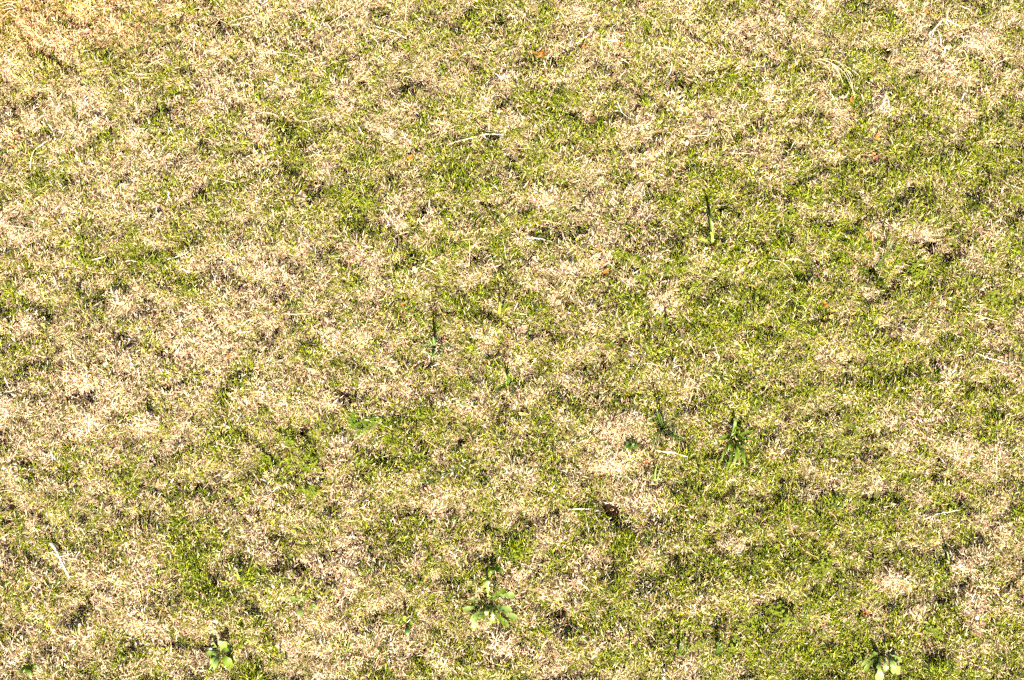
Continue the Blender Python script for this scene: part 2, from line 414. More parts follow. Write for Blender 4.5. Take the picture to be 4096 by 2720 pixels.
def scatter(rng, x0, x1, y0, y1, n, zfun, hfun, dfun, barefun):
    """points in tussocks: position, tilt, scale, which tuft, tint"""
    nt = int((x1 - x0) * (y1 - y0) / .028 ** 2)
    tx, ty = rng.uniform(x0, x1, nt), rng.uniform(y0, y1, nt)
    tr = rng.uniform(.004, .0125, nt)
    th = np.exp(rng.normal(0, .24, nt)) * (.75 + tr / .020)
    td = rng.normal(0, .22, nt)
    tg = np.exp(rng.normal(0, .09, nt))
    loose = rng.random(n) < .36
    own = rng.choice(nt, n, p=tr ** 2 / (tr ** 2).sum())
    ox, oy = rng.normal(0, 1, n), rng.normal(0, 1, n)
    x = np.where(loose, rng.uniform(x0, x1, n), tx[own] + ox * tr[own])
    y = np.where(loose, rng.uniform(y0, y1, n), ty[own] + oy * tr[own])
    ox, oy = np.where(loose, 0, ox), np.where(loose, 0, oy)
    h = hfun(x, y)
    keep = (rng.random(n) > barefun(x, y)) & (rng.random(n) < .35 + .65 * np.clip(h / .018, 0, 1))
    x, y, h, ox, oy, own, loose = x[keep], y[keep], h[keep], ox[keep], oy[keep], own[keep], loose[keep]
    n = len(x)
    D = dfun(np.where(loose, x, .5 * (x + tx[own])), np.where(loose, y, .5 * (y + ty[own]))) + np.where(loose, 0, td[own])
    g = .04 + .92 / (1 + np.exp((D - .555) * 6.0)) + rng.normal(0, .10, n)
    lev = np.abs(np.clip(g, 0, 1)[:, None] - np.array(LEVELS)[None]).argmin(1)
    h = h * np.where(loose, .62, th[own] * 1.15 * np.exp(-(ox * ox + oy * oy) * .16)) * np.exp(rng.normal(0, .12, n)) * (1.22 - .36 * np.clip(g, 0, 1))
    sz = np.clip(h / TUFT_H, .25, 2.6)
    sx = rng.uniform(.85, 1.15, n) * np.clip(.7 + .3 * sz, .75, 1.25)
    lx, ly = ox * .30 + rng.normal(0, .14, n), oy * .30 + rng.normal(0, .14, n)
    a, t, spin = np.arctan2(ly, lx), np.arctan(np.hypot(lx, ly)), rng.uniform(0, 2 * np.pi, n)
    kx, ky, c, s_ = -np.sin(a), np.cos(a), np.cos(t), np.sin(t)        # tilt about a level axis, after a spin about z
    Rt = np.empty((n, 3, 3))
    Rt[:, 0, 0], Rt[:, 0, 1], Rt[:, 0, 2] = c + kx * kx * (1 - c), kx * ky * (1 - c), ky * s_
    Rt[:, 1, 0], Rt[:, 1, 1], Rt[:, 1, 2] = kx * ky * (1 - c), c + ky * ky * (1 - c), -kx * s_
    Rt[:, 2, 0], Rt[:, 2, 1], Rt[:, 2, 2] = -ky * s_, kx * s_, c
    Rz = np.zeros((n, 3, 3))
    Rz[:, 0, 0], Rz[:, 0, 1], Rz[:, 1, 0], Rz[:, 1, 1], Rz[:, 2, 2] = np.cos(spin), -np.sin(spin), np.sin(spin), np.cos(spin), 1
    m = Rt @ Rz
    rot = np.stack([np.arctan2(m[:, 2, 1], m[:, 2, 2]), -np.arcsin(np.clip(m[:, 2, 0], -1, 1)), np.arctan2(m[:, 1, 0], m[:, 0, 0])], 1)
    dry = 1 - np.clip(g, 0, 1)
    bleach = np.clip((D - .70) * .8, 0, .55) * dry                     # the driest grass is bleached palest
    tint = np.ones((n, 3)) * (np.where(loose, .95, tg[own]) * np.exp(rng.normal(0, .07, n)))[:, None]
    tint *= 1 + bleach[:, None] * np.array([[.42, .52, .66]])
    rust = np.exp(-((x + 1.25) / .42) ** 2 - ((y - .88) / .18) ** 2)[:, None]
    tint *= 1 - rust * np.array([[-.02, .10, .36]])
    return np.stack([x, y, zfun(x, y) - .001], 1), rot, np.stack([sx, sx, sz], 1), lev * PER + rng.integers(0, PER, n), tint

def attr(me, name, kind, dom, arr, key):
    d = me.attributes.new(name, kind, dom).data
    d.foreach_set(key, np.ascontiguousarray(arr).ravel())

def turf_object(name, lib, pts):
    lco, ltri, lcol, lvar = lib
    P, rot, scl, pick_, tint = pts
    n, l = len(P), len(lco)
    me = triangles_mesh(name, np.concatenate([lco, P]), ltri, np.concatenate([lcol, np.ones((n, 3))]), 'turf')
    z3, flag = np.zeros((l, 3)), np.concatenate([np.zeros(l), np.ones(n)])
    attr(me, 'grows_here', 'FLOAT', 'POINT', flag.astype(np.float32), 'value')
    attr(me, 'turn', 'FLOAT_VECTOR', 'POINT', np.concatenate([z3, rot]).astype(np.float32), 'vector')
    attr(me, 'size', 'FLOAT_VECTOR', 'POINT', np.concatenate([z3, scl]).astype(np.float32), 'vector')
    attr(me, 'which', 'INT', 'POINT', np.concatenate([np.zeros(l), pick_]).astype(np.int32), 'value')
    attr(me, 'tint', 'FLOAT_COLOR', 'POINT', np.concatenate([np.ones((l + n, 3)) * np.concatenate([z3 + 1, tint]), np.ones((l + n, 1))], 1).astype(np.float32), 'color')
    attr(me, 'variant', 'INT', 'FACE', lvar.astype(np.int32), 'value')
    return link(name, me)

def named(g, name, kind):
    nd = g.nodes.new('GeometryNodeInputNamedAttribute')
    nd.data_type = kind
    nd.inputs['Name'].default_value = name
    return [s for s in nd.outputs if s.enabled and s.name == 'Attribute'][0]

def grow_group():
    g = bpy.data.node_groups.new('grow_tufts', 'GeometryNodeTree')
    g.interface.new_socket('Geometry', in_out='INPUT', socket_type='NodeSocketGeometry')
    g.interface.new_socket('Geometry', in_out='OUTPUT', socket_type='NodeSocketGeometry')
    a, b = g.nodes.new('NodeGroupInput'), g.nodes.new('NodeGroupOutput')
    sp = g.nodes.new('GeometryNodeSeparateGeometry'); sp.domain = 'POINT'
    gt = g.nodes.new('FunctionNodeCompare'); gt.data_type = 'FLOAT'; gt.operation = 'GREATER_THAN'
    g.links.new(named(g, 'grows_here', 'FLOAT'), gt.inputs[0]); gt.inputs[1].default_value = .5
    g.links.new(a.outputs[0], sp.inputs['Geometry']); g.links.new(gt.outputs[0], sp.inputs['Selection'])
    si = g.nodes.new('GeometryNodeSplitToInstances'); si.domain = 'FACE'
    g.links.new(sp.outputs['Inverted'], si.inputs['Geometry'])
    g.links.new(named(g, 'variant', 'INT'), si.inputs['Group ID'])
    ip = g.nodes.new('GeometryNodeInstanceOnPoints')
    ip.inputs['Pick Instance'].default_value = True
    g.links.new(sp.outputs['Selection'], ip.inputs['Points'])
    g.links.new(si.outputs['Instances'], ip.inputs['Instance'])
    g.links.new(named(g, 'which', 'INT'), ip.inputs['Instance Index'])
    g.links.new(named(g, 'turn', 'FLOAT_VECTOR'), ip.inputs['Rotation'])
    g.links.new(named(g, 'size', 'FLOAT_VECTOR'), ip.inputs['Scale'])
    g.links.new(ip.outputs[0], b.inputs[0])
    return g

GROW = grow_group()
LIB = library(np.random.default_rng(5))
rng = np.random.default_rng(7)
PTS = scatter(rng, X0, X1, Y0, Y1, 76000, ground_z, turf_h, dryness, lambda x, y: hollow(x, y)[1])
turf = turf_object('lawn_grass', LIB, PTS)
CAN_S = .010                                      # how high the grass stands, for things that lie on it
ci, cj = int((X1 - X0) / CAN_S) + 2, int((Y1 - Y0) / CAN_S) + 2
gxx, gyy = np.meshgrid(X0 + np.arange(ci) * CAN_S, Y0 + np.arange(cj) * CAN_S, indexing='ij')
CANOPY = ground_z(gxx.ravel(), gyy.ravel()).reshape(ci, cj) + .002
pi_, pj_ = ((PTS[0][:, 0] - X0) / CAN_S).round().astype(int).clip(0, ci - 1), ((PTS[0][:, 1] - Y0) / CAN_S).round().astype(int).clip(0, cj - 1)
np.maximum.at(CANOPY, (pi_, pj_), PTS[0][:, 2] + PTS[2][:, 2] * TUFT_H * .95)
for _ in range(2):
    q_ = np.pad(CANOPY, 1, 'edge')
    CANOPY = np.maximum(CANOPY, .25 * (q_[:-2, 1:-1] + q_[2:, 1:-1] + q_[1:-1, :-2] + q_[1:-1, 2:]))
turf.modifiers.new('grow_tufts', 'NODES').node_group = GROW
turf['kind'] = 'stuff'
tag(turf, 'short patchy lawn of green and bleached straw coloured grass', 'grass')

# the same turf carries on past what the photograph shows, on all sides
zero = lambda x, y: np.zeros_like(x)
def tile_d(x, y):
    return .50 + vnoise(x, y, .16, 31) * .26 + vnoise(x, y, .062, 32) * .36 + vnoise(x, y, .026, 33) * .66
OX, OY = 2.9, 2.7
P = scatter(np.random.default_rng(8), -OX, OX, -OY, OY, 190000, ground_z, turf_h, tile_d, zero)
out_ = ~((P[0][:, 0] > X0) & (P[0][:, 0] < X1) & (P[0][:, 1] > Y0) & (P[0][:, 1] < Y1))
outer = turf_object('outer_lawn_grass', LIB, tuple(p[out_] for p in P))
outer.modifiers.new('grow_tufts', 'NODES').node_group = GROW
outer['kind'] = 'stuff'
tag(outer, 'more short patchy lawn around the photographed patch', 'grass')
# ------------------------------------------------------------------ shapes of stems and leaves
def smooth_line(pts, per=5):
    P = np.array(pts, float)
    if len(P) < 3:
        t = np.linspace(0, 1, per + 1)[:, None]
        return P[0] * (1 - t) + P[-1] * t
    Q = np.vstack([2 * P[0] - P[1], P, 2 * P[-1] - P[-2]])
    out = []
    for i in range(1, len(Q) - 2):
        for k in range(per):
            t = k / per
            a, b, c, d = Q[i - 1], Q[i], Q[i + 1], Q[i + 2]
            out.append(.5 * (2 * b + (c - a) * t + (2 * a - 5 * b + 4 * c - d) * t * t + (3 * b - a - 3 * c + d) * t ** 3))
    out.append(P[-1])
    return np.array(out)

def tube(path, rad, sides=6):
    """closed round stem along a path; rad is one radius per path point"""
    n = len(path)
    tan = np.gradient(path, axis=0)
    tan /= np.linalg.norm(tan, axis=1)[:, None] + 1e-9
    up = np.array((.13, .21, 1.0))
    v, f = [], []
    for p, t, r in zip(path, tan, rad):
        a = np.cross(t, up); a /= np.linalg.norm(a) + 1e-9
        b = np.cross(t, a)
        for k in range(sides):
            w = 2 * math.pi * k / sides
            v.append(p + (a * math.cos(w) + b * math.sin(w)) * r)
    for i in range(n - 1):
        for k in range(sides):
            k2 = (k + 1) % sides
            f.append((i * sides + k, i * sides + k2, (i + 1) * sides + k2, (i + 1) * sides + k))
    f.append(tuple(range(sides))[::-1])
    f.append(tuple((n - 1) * sides + k for k in range(sides)))
    return v, f

def ribbon(path, width, fold=.25, lift=None):
    """a leaf along a path: three ribs across, width per point, folded up along the midrib"""
    n = len(path)
    tan = np.gradient(path, axis=0)
    tan /= np.linalg.norm(tan, axis=1)[:, None] + 1e-9
    side = np.cross(tan, np.array((0, 0, 1.0)))
    nr = np.linalg.norm(side, axis=1)[:, None]
    side = np.where(nr > .05, side / (nr + 1e-9), side[np.argmax(nr)] / (nr.max() + 1e-9))
    nor = np.cross(side, tan)
    if np.ndim(width) == 1:
        wl = wr = np.asarray(width)
    else:
        wl, wr = width
    v = []
    for i in range(n):
        v += [path[i] - side[i] * wl[i] + nor[i] * fold * wl[i], path[i], path[i] + side[i] * wr[i] + nor[i] * fold * wr[i]]
    f = []
    for i in range(n - 1):
        a, b = i * 3, i * 3 + 3
        f += [(a, a + 1, b + 1, b), (a + 1, a + 2, b + 2, b + 1)]
    return v, f

def arch(p0, p2, rise, n=10):
    """path from p0 to p2 that rises in between"""
    p0, p2 = np.array(p0, float), np.array(p2, float)
    t = np.linspace(0, 1, n)[:, None]
    p = p0 * (1 - t) + p2 * t
    p[:, 2] += (4 * t * (1 - t))[:, 0] * rise
    return p

def profile(kind, n, rg):
    t = np.linspace(0, 1, n)
    if kind == 'lance':
        w = np.clip(np.sin(np.pi * t ** .8), 0, 1) ** .8 * .95 + .10 * (1 - t)
    elif kind == 'ovate':
        w = np.where(t < .35, .16 + .3 * t, 0) + np.clip(np.sin(np.pi * np.clip((t - .2) / .8, 0, 1)), 0, 1) ** .6 * .9
    elif kind == 'blade':
        w = (1 - t ** 2.2) * .92 + .08
    elif kind == 'spoon':
        w = .18 + .82 * np.exp(-((t - .68) / .24) ** 2)
    else:
        w = np.ones(n)
    w[-1] = .03
    return w

def lobed(n, rg):
    """both edges of a toothed leaf: narrow below, backward teeth, broad end lobe"""
    t = np.linspace(0, 1, n)
    env = .24 + .76 * np.clip((t - .12) / .75, 0, 1) ** .8
    out = []
    for s in range(2):
        ph = rg.uniform(0, 1)
        saw = ((t * 4.2 + ph) % 1.0)
        w = env * (.38 + .62 * saw ** 1.4)
        w = np.where(t > .74, env * np.sin(np.clip((1 - t) / .26, 0, 1) * np.pi * .62 + .1) * 1.05, w)
        w[-1] = .02
        out.append(w)
    return out

RG = np.random.default_rng(99)
def surf(u, v, dz=0.0):
    """point on top of the turf under a photograph position"""
    p = at(u, v)
    for _ in range(3):
        p = at(u, v, float(top_z(p[0], p[1])[0]) + dz)
    return p

def centred(v, base):
    return [np.asarray(p) - base for p in v]

# ------------------------------------------------------------------ plants
def weed(name, label, cat, centre, leaf_list, kind, mat, group=None, rise=.012, base_dz=-.012, fold=.25, wave=.0, leafname='leaf', mats=None):
    """centre and leaf tips as photograph positions; leaf: (tip x, tip y, width px, tip height m, rise m)"""
    c = surf(*centre, dz=base_dz)
    root = empty(name, c)
    tag(root, label, cat, group)
    for i, L in enumerate(leaf_list):
        tx, ty, wpx = L[:3]
        tipz = L[3] if len(L) > 3 else .004
        tipz = tipz if tipz < .03 else .03 + (tipz - .03) * .45
        rs = L[4] if len(L) > 4 else rise
        tip = surf(tx, ty, tipz)
        n = 13 if kind != 'lobed' else 22
        start = c + (tip - c) * np.array((.05, .05, 0))
        path = arch(start, tip, rs * RG.uniform(.8, 1.2), n)
        sd = np.array((-(tip - c)[1], (tip - c)[0], 0))
        path += sd * (np.sin(np.linspace(0, math.pi, n)) * RG.normal(0, .06))[:, None]
        if wave:
            path[:, 2] += np.sin(np.linspace(0, RG.uniform(6, 10), n)) * wave
        w = wpx * PX / 2
        if kind == 'lobed':
            a, b = lobed(n, RG)
            v, f = ribbon(path, (a * w, b * w), fold)
        else:
            v, f = ribbon(path, profile(kind, n, RG) * w, fold)
        if wave:
            for k in range(n):
                v[3 * k] = v[3 * k] + np.array((0, 0, RG.normal(0, wave)))
                v[3 * k + 2] = v[3 * k + 2] + np.array((0, 0, RG.normal(0, wave)))
        m = mats[i % len(mats)] if mats else mat
        link(leafname, new_mesh(leafname, centred(v, c), f), M[m], root)
    return root

def z2(ox, oy, k):
    """positions read off an enlargement: origin and scale"""
    return lambda x, y: (ox + x / k, oy + y / k)

def leaf_set(conv, rows):
    return [conv(r[0], r[1]) + tuple(r[2:]) for r in rows]

# the narrow-leaved rosette and the tall dark tuft beside it
k = z2(2480, 1560, 1344 / 600.)
weed('rosette_weed', 'green rosette weed with narrow spear shaped leaves, right of the dark grass tuft', 'weed', k(1005, 440),
     leaf_set(k, [(1032, 235, 14, .050, .02), (808, 462, 12, .030), (895, 430, 16, .022), (900, 660, 12, .004), (945, 745, 13, .004), (1020, 690, 13, .006),
      (1075, 680, 14, .006), (1118, 690, 17, .010, .028), (1190, 555, 14, .012), (1225, 372, 12, .02), (1310, 470, 10, .010), (985, 620, 12, .010), (1130, 560, 12, .02),
      (1050, 600, 13, .015), (965, 560, 12, .018), (1060, 380, 11, .03), (1130, 440, 12, .02), (950, 405, 12, .026)]), 'lance', 'weed', rise=.02, fold=.35)
weed('seedling_weed', 'small dark green weed of two drooping oval leaf pairs below the white straight stem', 'weed', k(98, 458),
     leaf_set(k, [(38, 535, 17, .004, .010), (72, 545, 13, .002, .008), (150, 552, 17, .002, .010), (118, 510, 12, .006), (52, 498, 14, .008)]), 'ovate', 'dark_weed')
weed('grass_tuft', 'tall dark green tuft of thin splayed grass blades above the straight white stick', 'grass tuft', k(375, 350),
     leaf_set(k, [(310, 120, 6, .11, .02), (185, 182, 5, .06, .02), (345, 200, 5, .09), (370, 235, 5, .10), (615, 140, 4, .05), (600, 308, 5, .05), (640, 490, 5, .02, .02),
      (600, 460, 5, .03), (560, 520, 5, .02), (500, 480, 4, .03), (335, 530, 6, .01, .03), (290, 545, 4, .01), (240, 450, 5, .02, .025), (270, 400, 4, .03),
      (420, 280, 5, .07), (455, 300, 5, .06), (500, 350, 4, .05), (395, 420, 5, .04), (430, 400, 5, .04), (350, 440, 5, .03), (230, 310, 4, .03), (470, 260, 4, .05),
      (300, 330, 4, .04), (540, 400, 4, .04), (405, 300, 5, .08), (440, 340, 5, .06), (360, 300, 5, .08)]), 'blade', 'blade', rise=.02, leafname='blade', mats=['blade', 'blade', 'blade', 'pale_blade'])
weed('grass_tuft', 'loose tuft of few long pale green blades below the thin leaved rosette\'s neighbouring tuft', 'grass tuft', k(318, 870),
     leaf_set(k, [(335, 660, 8, .07, .0), (372, 690, 6, .05, .01), (480, 1010, 5, .01), (170, 1010, 5, .01), (250, 960, 4, .01)]), 'blade', 'pale_blade', rise=.012, leafname='blade')
weed('grass_tuft', 'three bent pale green blades leaning right beside the loose long bladed tuft', 'grass tuft', k(380, 760),
     leaf_set(k, [(600, 835, 6, .006, .012), (415, 705, 8, .02), (400, 800, 5, .01)]), 'blade', 'pale_blade', leafname='blade', mats=['pale_blade', 'lime_blade', 'blade'])

# the toothed rosette and the round-leaved plant above it
k = z2(1700, 2220, 1265 / 480.)
weed('rosette_weed', 'large pale green rosette weed with toothed wavy leaves', 'weed', k(665, 515),
     leaf_set(k, [(630, 270, 26, .045, .02), (400, 600, 22, .012, .028), (855, 375, 26, .04, .02), (955, 448, 26, .02, .03), (920, 585, 26, .018, .026), (985, 675, 24, .004, .02),
      (885, 765, 24, .002, .022), (700, 745, 24, .004, .03), (510, 805, 26, .002, .026), (490, 705, 24, .01, .024), (600, 690, 20, .012, .02), (650, 640, 18, .02), (470, 480, 14, .02), (700, 425, 14, .03)]),
     'lobed', 'pale_weed', rise=.02, fold=.3, wave=.0012, mats=['pale_weed', 'pale_weed', 'weed', 'pale_weed'])
weed('broadleaf_weed', 'small yellow green weed with pointed oval leaves above the toothed rosette', 'weed', k(715, 120),
     leaf_set(k, [(655, 270, 16, .004, .02), (700, 200, 24, .02, .015), (822, 190, 22, .015, .016), (640, 120, 18, .03), (740, 110, 20, .035), (790, 130, 16, .02)]), 'ovate', 'weed', rise=.014, mats=['lime_blade', 'weed', 'weed'])
# the spoon-leaved rosette
k = z2(780, 2530, 1232 / 220.)
weed('rosette_weed', 'pale green rosette weed with rounded spoon shaped leaves', 'weed', k(575, 430),
     leaf_set(k, [(300, 265, 24, .016, .01), (575, 180, 22, .03, .008), (710, 210, 28, .03, .006), (770, 410, 18, .016), (240, 520, 22, .006, .026), (345, 790, 24, .002, .02),
      (420, 860, 18, .002, .02), (840, 805, 34, .004, .026), (390, 600, 20, .01, .016)]), 'spoon', 'pale_weed', rise=.014, fold=.2, mats=['pale_weed', 'pale_weed', 'pale_weed', 'weed'])
# the long lobed weed in feathery ground cover
k = z2(3300, 2520, 1350 / 400.)
weed('rosette_weed', 'pale lobed leaves weed half hidden in bright feathery ground cover', 'weed', k(745, 330),
     leaf_set(k, [(820, 560, 22, .02, .02), (990, 610, 24, .008, .03), (925, 600, 22, .014, .026), (730, 720, 34, .004, .03), (520, 560, 16, .008, .02), (960, 400, 20, .016), (1040, 440, 12, .01), (640, 330, 20, .02), (490, 490, 14, .01)]),
     'lobed', 'pale_weed', rise=.02, mats=['pale_weed', 'pale_weed', 'pale_weed', 'pale_weed', 'weed'])

def cz(c, r, k=CELL):
    return lambda x, y: nat(c, r, x, y, k)
c = cz(1, 3)
weed('broadleaf_weed', 'small weed of four spread oval pale leaves, nearest the spoon leaved rosette', 'weed', c(440, 850),
     leaf_set(c, [(310, 815, 22, .014), (395, 1005, 22, .004), (562, 930, 24, .006), (460, 800, 12, .02), (380, 810, 14, .02)]), 'spoon', 'pale_weed')
weed('broadleaf_weed', 'tiny weed with three dark and lime leaves beside the large straw patch', 'weed', c(1385, 1050),
     leaf_set(c, [(1355, 985, 20, .02), (1400, 1165, 22, .004, .016), (1450, 1060, 14, .01), (1330, 1040, 12, .01)]), 'spoon', 'dark_weed', mats=['lime_blade', 'dark_weed', 'weed'])
weed('broadleaf_weed', 'tiny weed of three upright pointed leaves below the four leaved oval weed', 'weed', c(222, 1390),
     leaf_set(c, [(225, 1330, 13, .03), (175, 1445, 13, .006), (282, 1425, 13, .006)]), 'ovate', 'weed', mats=['lime_blade', 'pale_weed', 'pale_weed'])
weed('grass_tuft', 'thin pale grey green tuft spread in dry grass below the straw patch', 'grass tuft', c(830, 1330),
     leaf_set(c, [(820, 1480, 8, .004), (960, 1440, 7, .004), (780, 1270, 6, .02), (900, 1250, 6, .02), (940, 1560, 7, .004), (860, 1210, 5, .03), (740, 1400, 6, .01)]), 'blade', 'pale_blade', leafname='blade')
weed('grass_tuft', 'wispy bluish green blades low in the lawn above the oval leaved weed', 'grass tuft', c(60, 660),
     leaf_set(c, [(0, 560, 7, .01), (160, 640, 8, .01), (120, 760, 7, .01), (230, 690, 7, .01), (350, 640, 6, .02), (10, 700, 7, .01)]), 'blade', 'pale_blade', leafname='blade')
c = cz(0, 3)
weed('broadleaf_weed', 'tiny pale two leaved weed standing alone in turf beside short white stick', 'weed', c(1140, 1310),
     leaf_set(c, [(1100, 1275, 20, .02, .006), (1145, 1390, 16, .004), (1165, 1290, 10, .01)]), 'spoon', 'pale_weed', mats=['pale_weed', 'dark_weed', 'weed'])
weed('broadleaf_weed', 'dark low weed with drooping green leaves beside the shortest bleached stick', 'weed', c(275, 1430),
     leaf_set(c, [(292, 1390, 14, .03), (232, 1500, 18, .006), (160, 1530, 13, .004), (290, 1560, 16, .004), (340, 1460, 16, .01), (250, 1430, 16, .01)]), 'ovate', 'weed', mats=['pale_weed', 'dark_weed', 'weed'])
weed('grass_tuft', 'loose tuft of crossing bright green blades in straw beside the spoon leaved rosette', 'grass tuft', c(2210, 650),
     leaf_set(c, [(2080, 720, 7, .006), (2330, 580, 6, .01), (2120, 580, 6, .02), (2260, 760, 6, .006), (2180, 560, 6, .03), (2300, 700, 6, .01)]), 'blade', 'lime_blade', leafname='blade')
weed('grass_tuft', 'loose tuft of crossing bright green blades in turf above the dark straw hollow', 'grass tuft', c(1850, 270),
     leaf_set(c, [(1790, 160, 8, .03), (1910, 230, 6, .02), (1760, 340, 6, .01), (1900, 340, 6, .01), (1830, 400, 6, .01), (1800, 250, 6, .02)]), 'blade', 'lime_blade', leafname='blade')
c = cz(0, 0)
weed('broadleaf_weed', 'small round leaved weed at the lower edge of a dark turf hollow', 'weed', c(1640, 240),
     leaf_set(c, [(1600, 165, 16, .03, .004), (1685, 215, 24, .016, .006), (1395, 315, 16, .006), (1580, 260, 14, .01), (1660, 320, 12, .01)]), 'spoon', 'pale_weed', mats=['weed', 'pale_weed', 'pale_weed', 'dark_weed', 'dark_weed'])
c = cz(1, 2)
weed('grass_tuft', 'dark green star shaped tuft of stiff blades with one upright pale blade', 'grass tuft', c(1655, 75),
     leaf_set(c, [(1635, -35, 10, .07, .01), (1480, 95, 6, .012), (1840, 78, 6, .014), (1625, 220, 9, .006, .02), (1600, 200, 6, .006), (1680, 200, 6, .006), (1740, 190, 8, .006), (1710, 165, 7, .01),
      (1560, 20, 6, .03), (1590, -15, 6, .04), (1660, -20, 6, .06), (1700, 20, 7, .04), (1520, 55, 6, .02), (1760, 110, 7, .01), (1790, 150, 6, .008), (1545, 140, 5, .01), (1640, 140, 8, .01), (1800, 40, 5, .02)]),
     'blade', 'blade', leafname='blade', mats=['pale_blade', 'blade', 'blade', 'blade'])
weed('grass_tuft', 'small grey green grass tuft with two upright blades in open turf', 'grass tuft', c(2325, 440),
     leaf_set(c, [(2282, 285, 8, .05), (2332, 305, 8, .05), (2180, 480, 7, .008), (2170, 530, 6, .004), (2300, 540, 7, .006), (2420, 470, 6, .01), (2400, 390, 6, .02), (2240, 420, 6, .02), (2390, 530, 6, .006)]), 'blade', 'blade', leafname='blade', mats=['pale_blade', 'blade'])
weed('grass_tuft', 'two long dark green blades lying low beside a thin diagonal straw', 'grass tuft', c(1660, 1285),
     leaf_set(c, [(1500, 1315, 6, .004), (1580, 1340, 6, .004), (1930, 1175, 6, .008), (1780, 1255, 7, .006)]), 'blade', 'dark_weed', leafname='blade')
c = cz(3, 1)
weed('grass_tuft', 'dark grass tuft with one very long blade near the black burrow hole', 'grass tuft', c(960, 960),
     leaf_set(c, [(1185, 595, 9, .06, .03), (815, 880, 9, .03), (730, 905, 7, .02), (905, 1090, 7, .006), (1060, 1070, 8, .006), (1080, 1130, 7, .004), (990, 1060, 8, .01), (920, 1000, 7, .02),
      (1010, 990, 7, .02), (900, 900, 7, .04), (870, 960, 8, .02), (950, 880, 6, .05), (1040, 930, 6, .03), (930, 1120, 7, .004), (1110, 1010, 6, .01)]), 'blade', 'blade', leafname='blade')
c = cz(3, 3, 1349 / 1024.)
weed('grass_tuft', 'bluish green grass tuft with upright blades on dry reddish thatch', 'grass tuft', c(955, 310),
     leaf_set(c, [(940, 215, 9, .05), (925, 260, 8, .04), (970, 275, 7, .03), (1080, 395, 6, .004), (1000, 375, 7, .006), (905, 330, 7, .01), (1020, 320, 6, .02), (950, 370, 7, .006),
      (980, 345, 7, .01), (930, 300, 7, .03), (1005, 290, 6, .03), (890, 300, 6, .02)]), 'blade', 'blade', leafname='blade', mats=['pale_blade', 'blade', 'blade'])
c = cz(2, 3, 1349 / 1024.)
weed('grass_tuft', 'dark green spreading tuft of broad blades in open green turf', 'grass tuft', c(755, 170),
     leaf_set(c, [(690, 150, 7, .02), (830, 130, 6, .02), (755, 300, 7, .004, .02), (815, 295, 7, .004, .02), (795, 240, 8, .006), (735, 230, 7, .006), (720, 120, 7, .03), (780, 110, 6, .04),
      (640, 165, 5, .01), (845, 175, 6, .01), (770, 215, 8, .01), (700, 200, 6, .01)]), 'blade', 'blade', leafname='blade')
weed('grass_tuft', 'yellowing grass tuft fanned downward over a dark gap', 'grass tuft', c(630, 760),
     leaf_set(c, [(560, 800, 6, .006), (600, 850, 6, .004), (655, 850, 6, .004), (700, 820, 6, .004), (735, 740, 6, .01), (625, 690, 7, .04), (650, 830, 6, .006), (540, 760, 6, .01), (680, 760, 6, .01)]), 'blade', 'lime_blade', leafname='blade')
weed('grass_tuft', 'narrow sheaf of upright green blades among pale clover beside dry patch', 'grass tuft', c(880, 770),
     leaf_set(c, [(905, 700, 7, .05), (890, 690, 7, .05), (870, 730, 6, .03), (920, 720, 6, .03)]), 'blade', 'blade', leafname='blade', group='sheaves of upright blades in the clover')
weed('grass_tuft', 'narrow sheaf of upright green blades among pale clover beside dry patch', 'grass tuft', c(1080, 765),
     leaf_set(c, [(1100, 700, 7, .05), (1085, 690, 7, .05), (1070, 725, 6, .03), (1115, 720, 6, .03)]), 'blade', 'blade', leafname='blade', group='sheaves of upright blades in the clover')
c = cz(3, 2)
weed('grass_tuft', 'single dark upright blades standing in shade beside the long brown runner', 'grass tuft', c(630, 1575),
     leaf_set(c, [(602, 1430, 8, .06, .0), (622, 1490, 7, .05, .0), (650, 1540, 6, .03)]), 'blade', 'blade', leafname='blade')
weed('grass_tuft', 'short bright tuft of upright blades in the open turf right of the burrow', 'grass tuft', c(1560, 395),
     leaf_set(c, [(1520, 330, 7, .03), (1590, 310, 7, .03), (1545, 340, 7, .03), (1620, 370, 6, .02), (1500, 410, 6, .01), (1600, 430, 6, .01)]), 'blade', 'blade', leafname='blade')
c = cz(2, 1)
weed('grass_tuft', 'yellow green stalk weed with flopped leaves and a long shadow', 'weed', c(1850, 700),
     leaf_set(c, [(1700, 640, 13, .02, .02), (1815, 420, 13, .10, .02), (1840, 480, 10, .09, .01), (1900, 700, 20, .01, .01), (1800, 620, 12, .05), (1830, 570, 12, .06), (1860, 860, 8, .004), (1790, 840, 8, .004)]),
     'lance', 'lime_leaf', leafname='leaf', mats=['lime_leaf', 'weed', 'lime_leaf', 'yellow_leaf', 'weed'])
weed('grass_tuft', 'slim green stalk standing up with a narrow shadow, left of the lime litter', 'weed', c(1430, 1470),
     leaf_set(c, [(1425, 1350, 13, .07, .0), (1450, 1440, 8, .03), (1405, 1430, 8, .03)]), 'lance', 'weed', leafname='leaf')
c = cz(1, 1)
weed('grass_tuft', 'slim yellowing grass stalk standing up with a long thin shadow', 'weed', c(2250, 1350),
     leaf_set(c, [(2248, 1210, 10, .10, .0), (2330, 1215, 12, .04, .01), (2361, 1260, 10, .02, .01), (2180, 1290, 8, .02), (2255, 1270, 8, .07, .0)]), 'lance', 'lime_leaf', leafname='leaf', mats=['lime_leaf', 'weed', 'yellow_leaf', 'tan'])

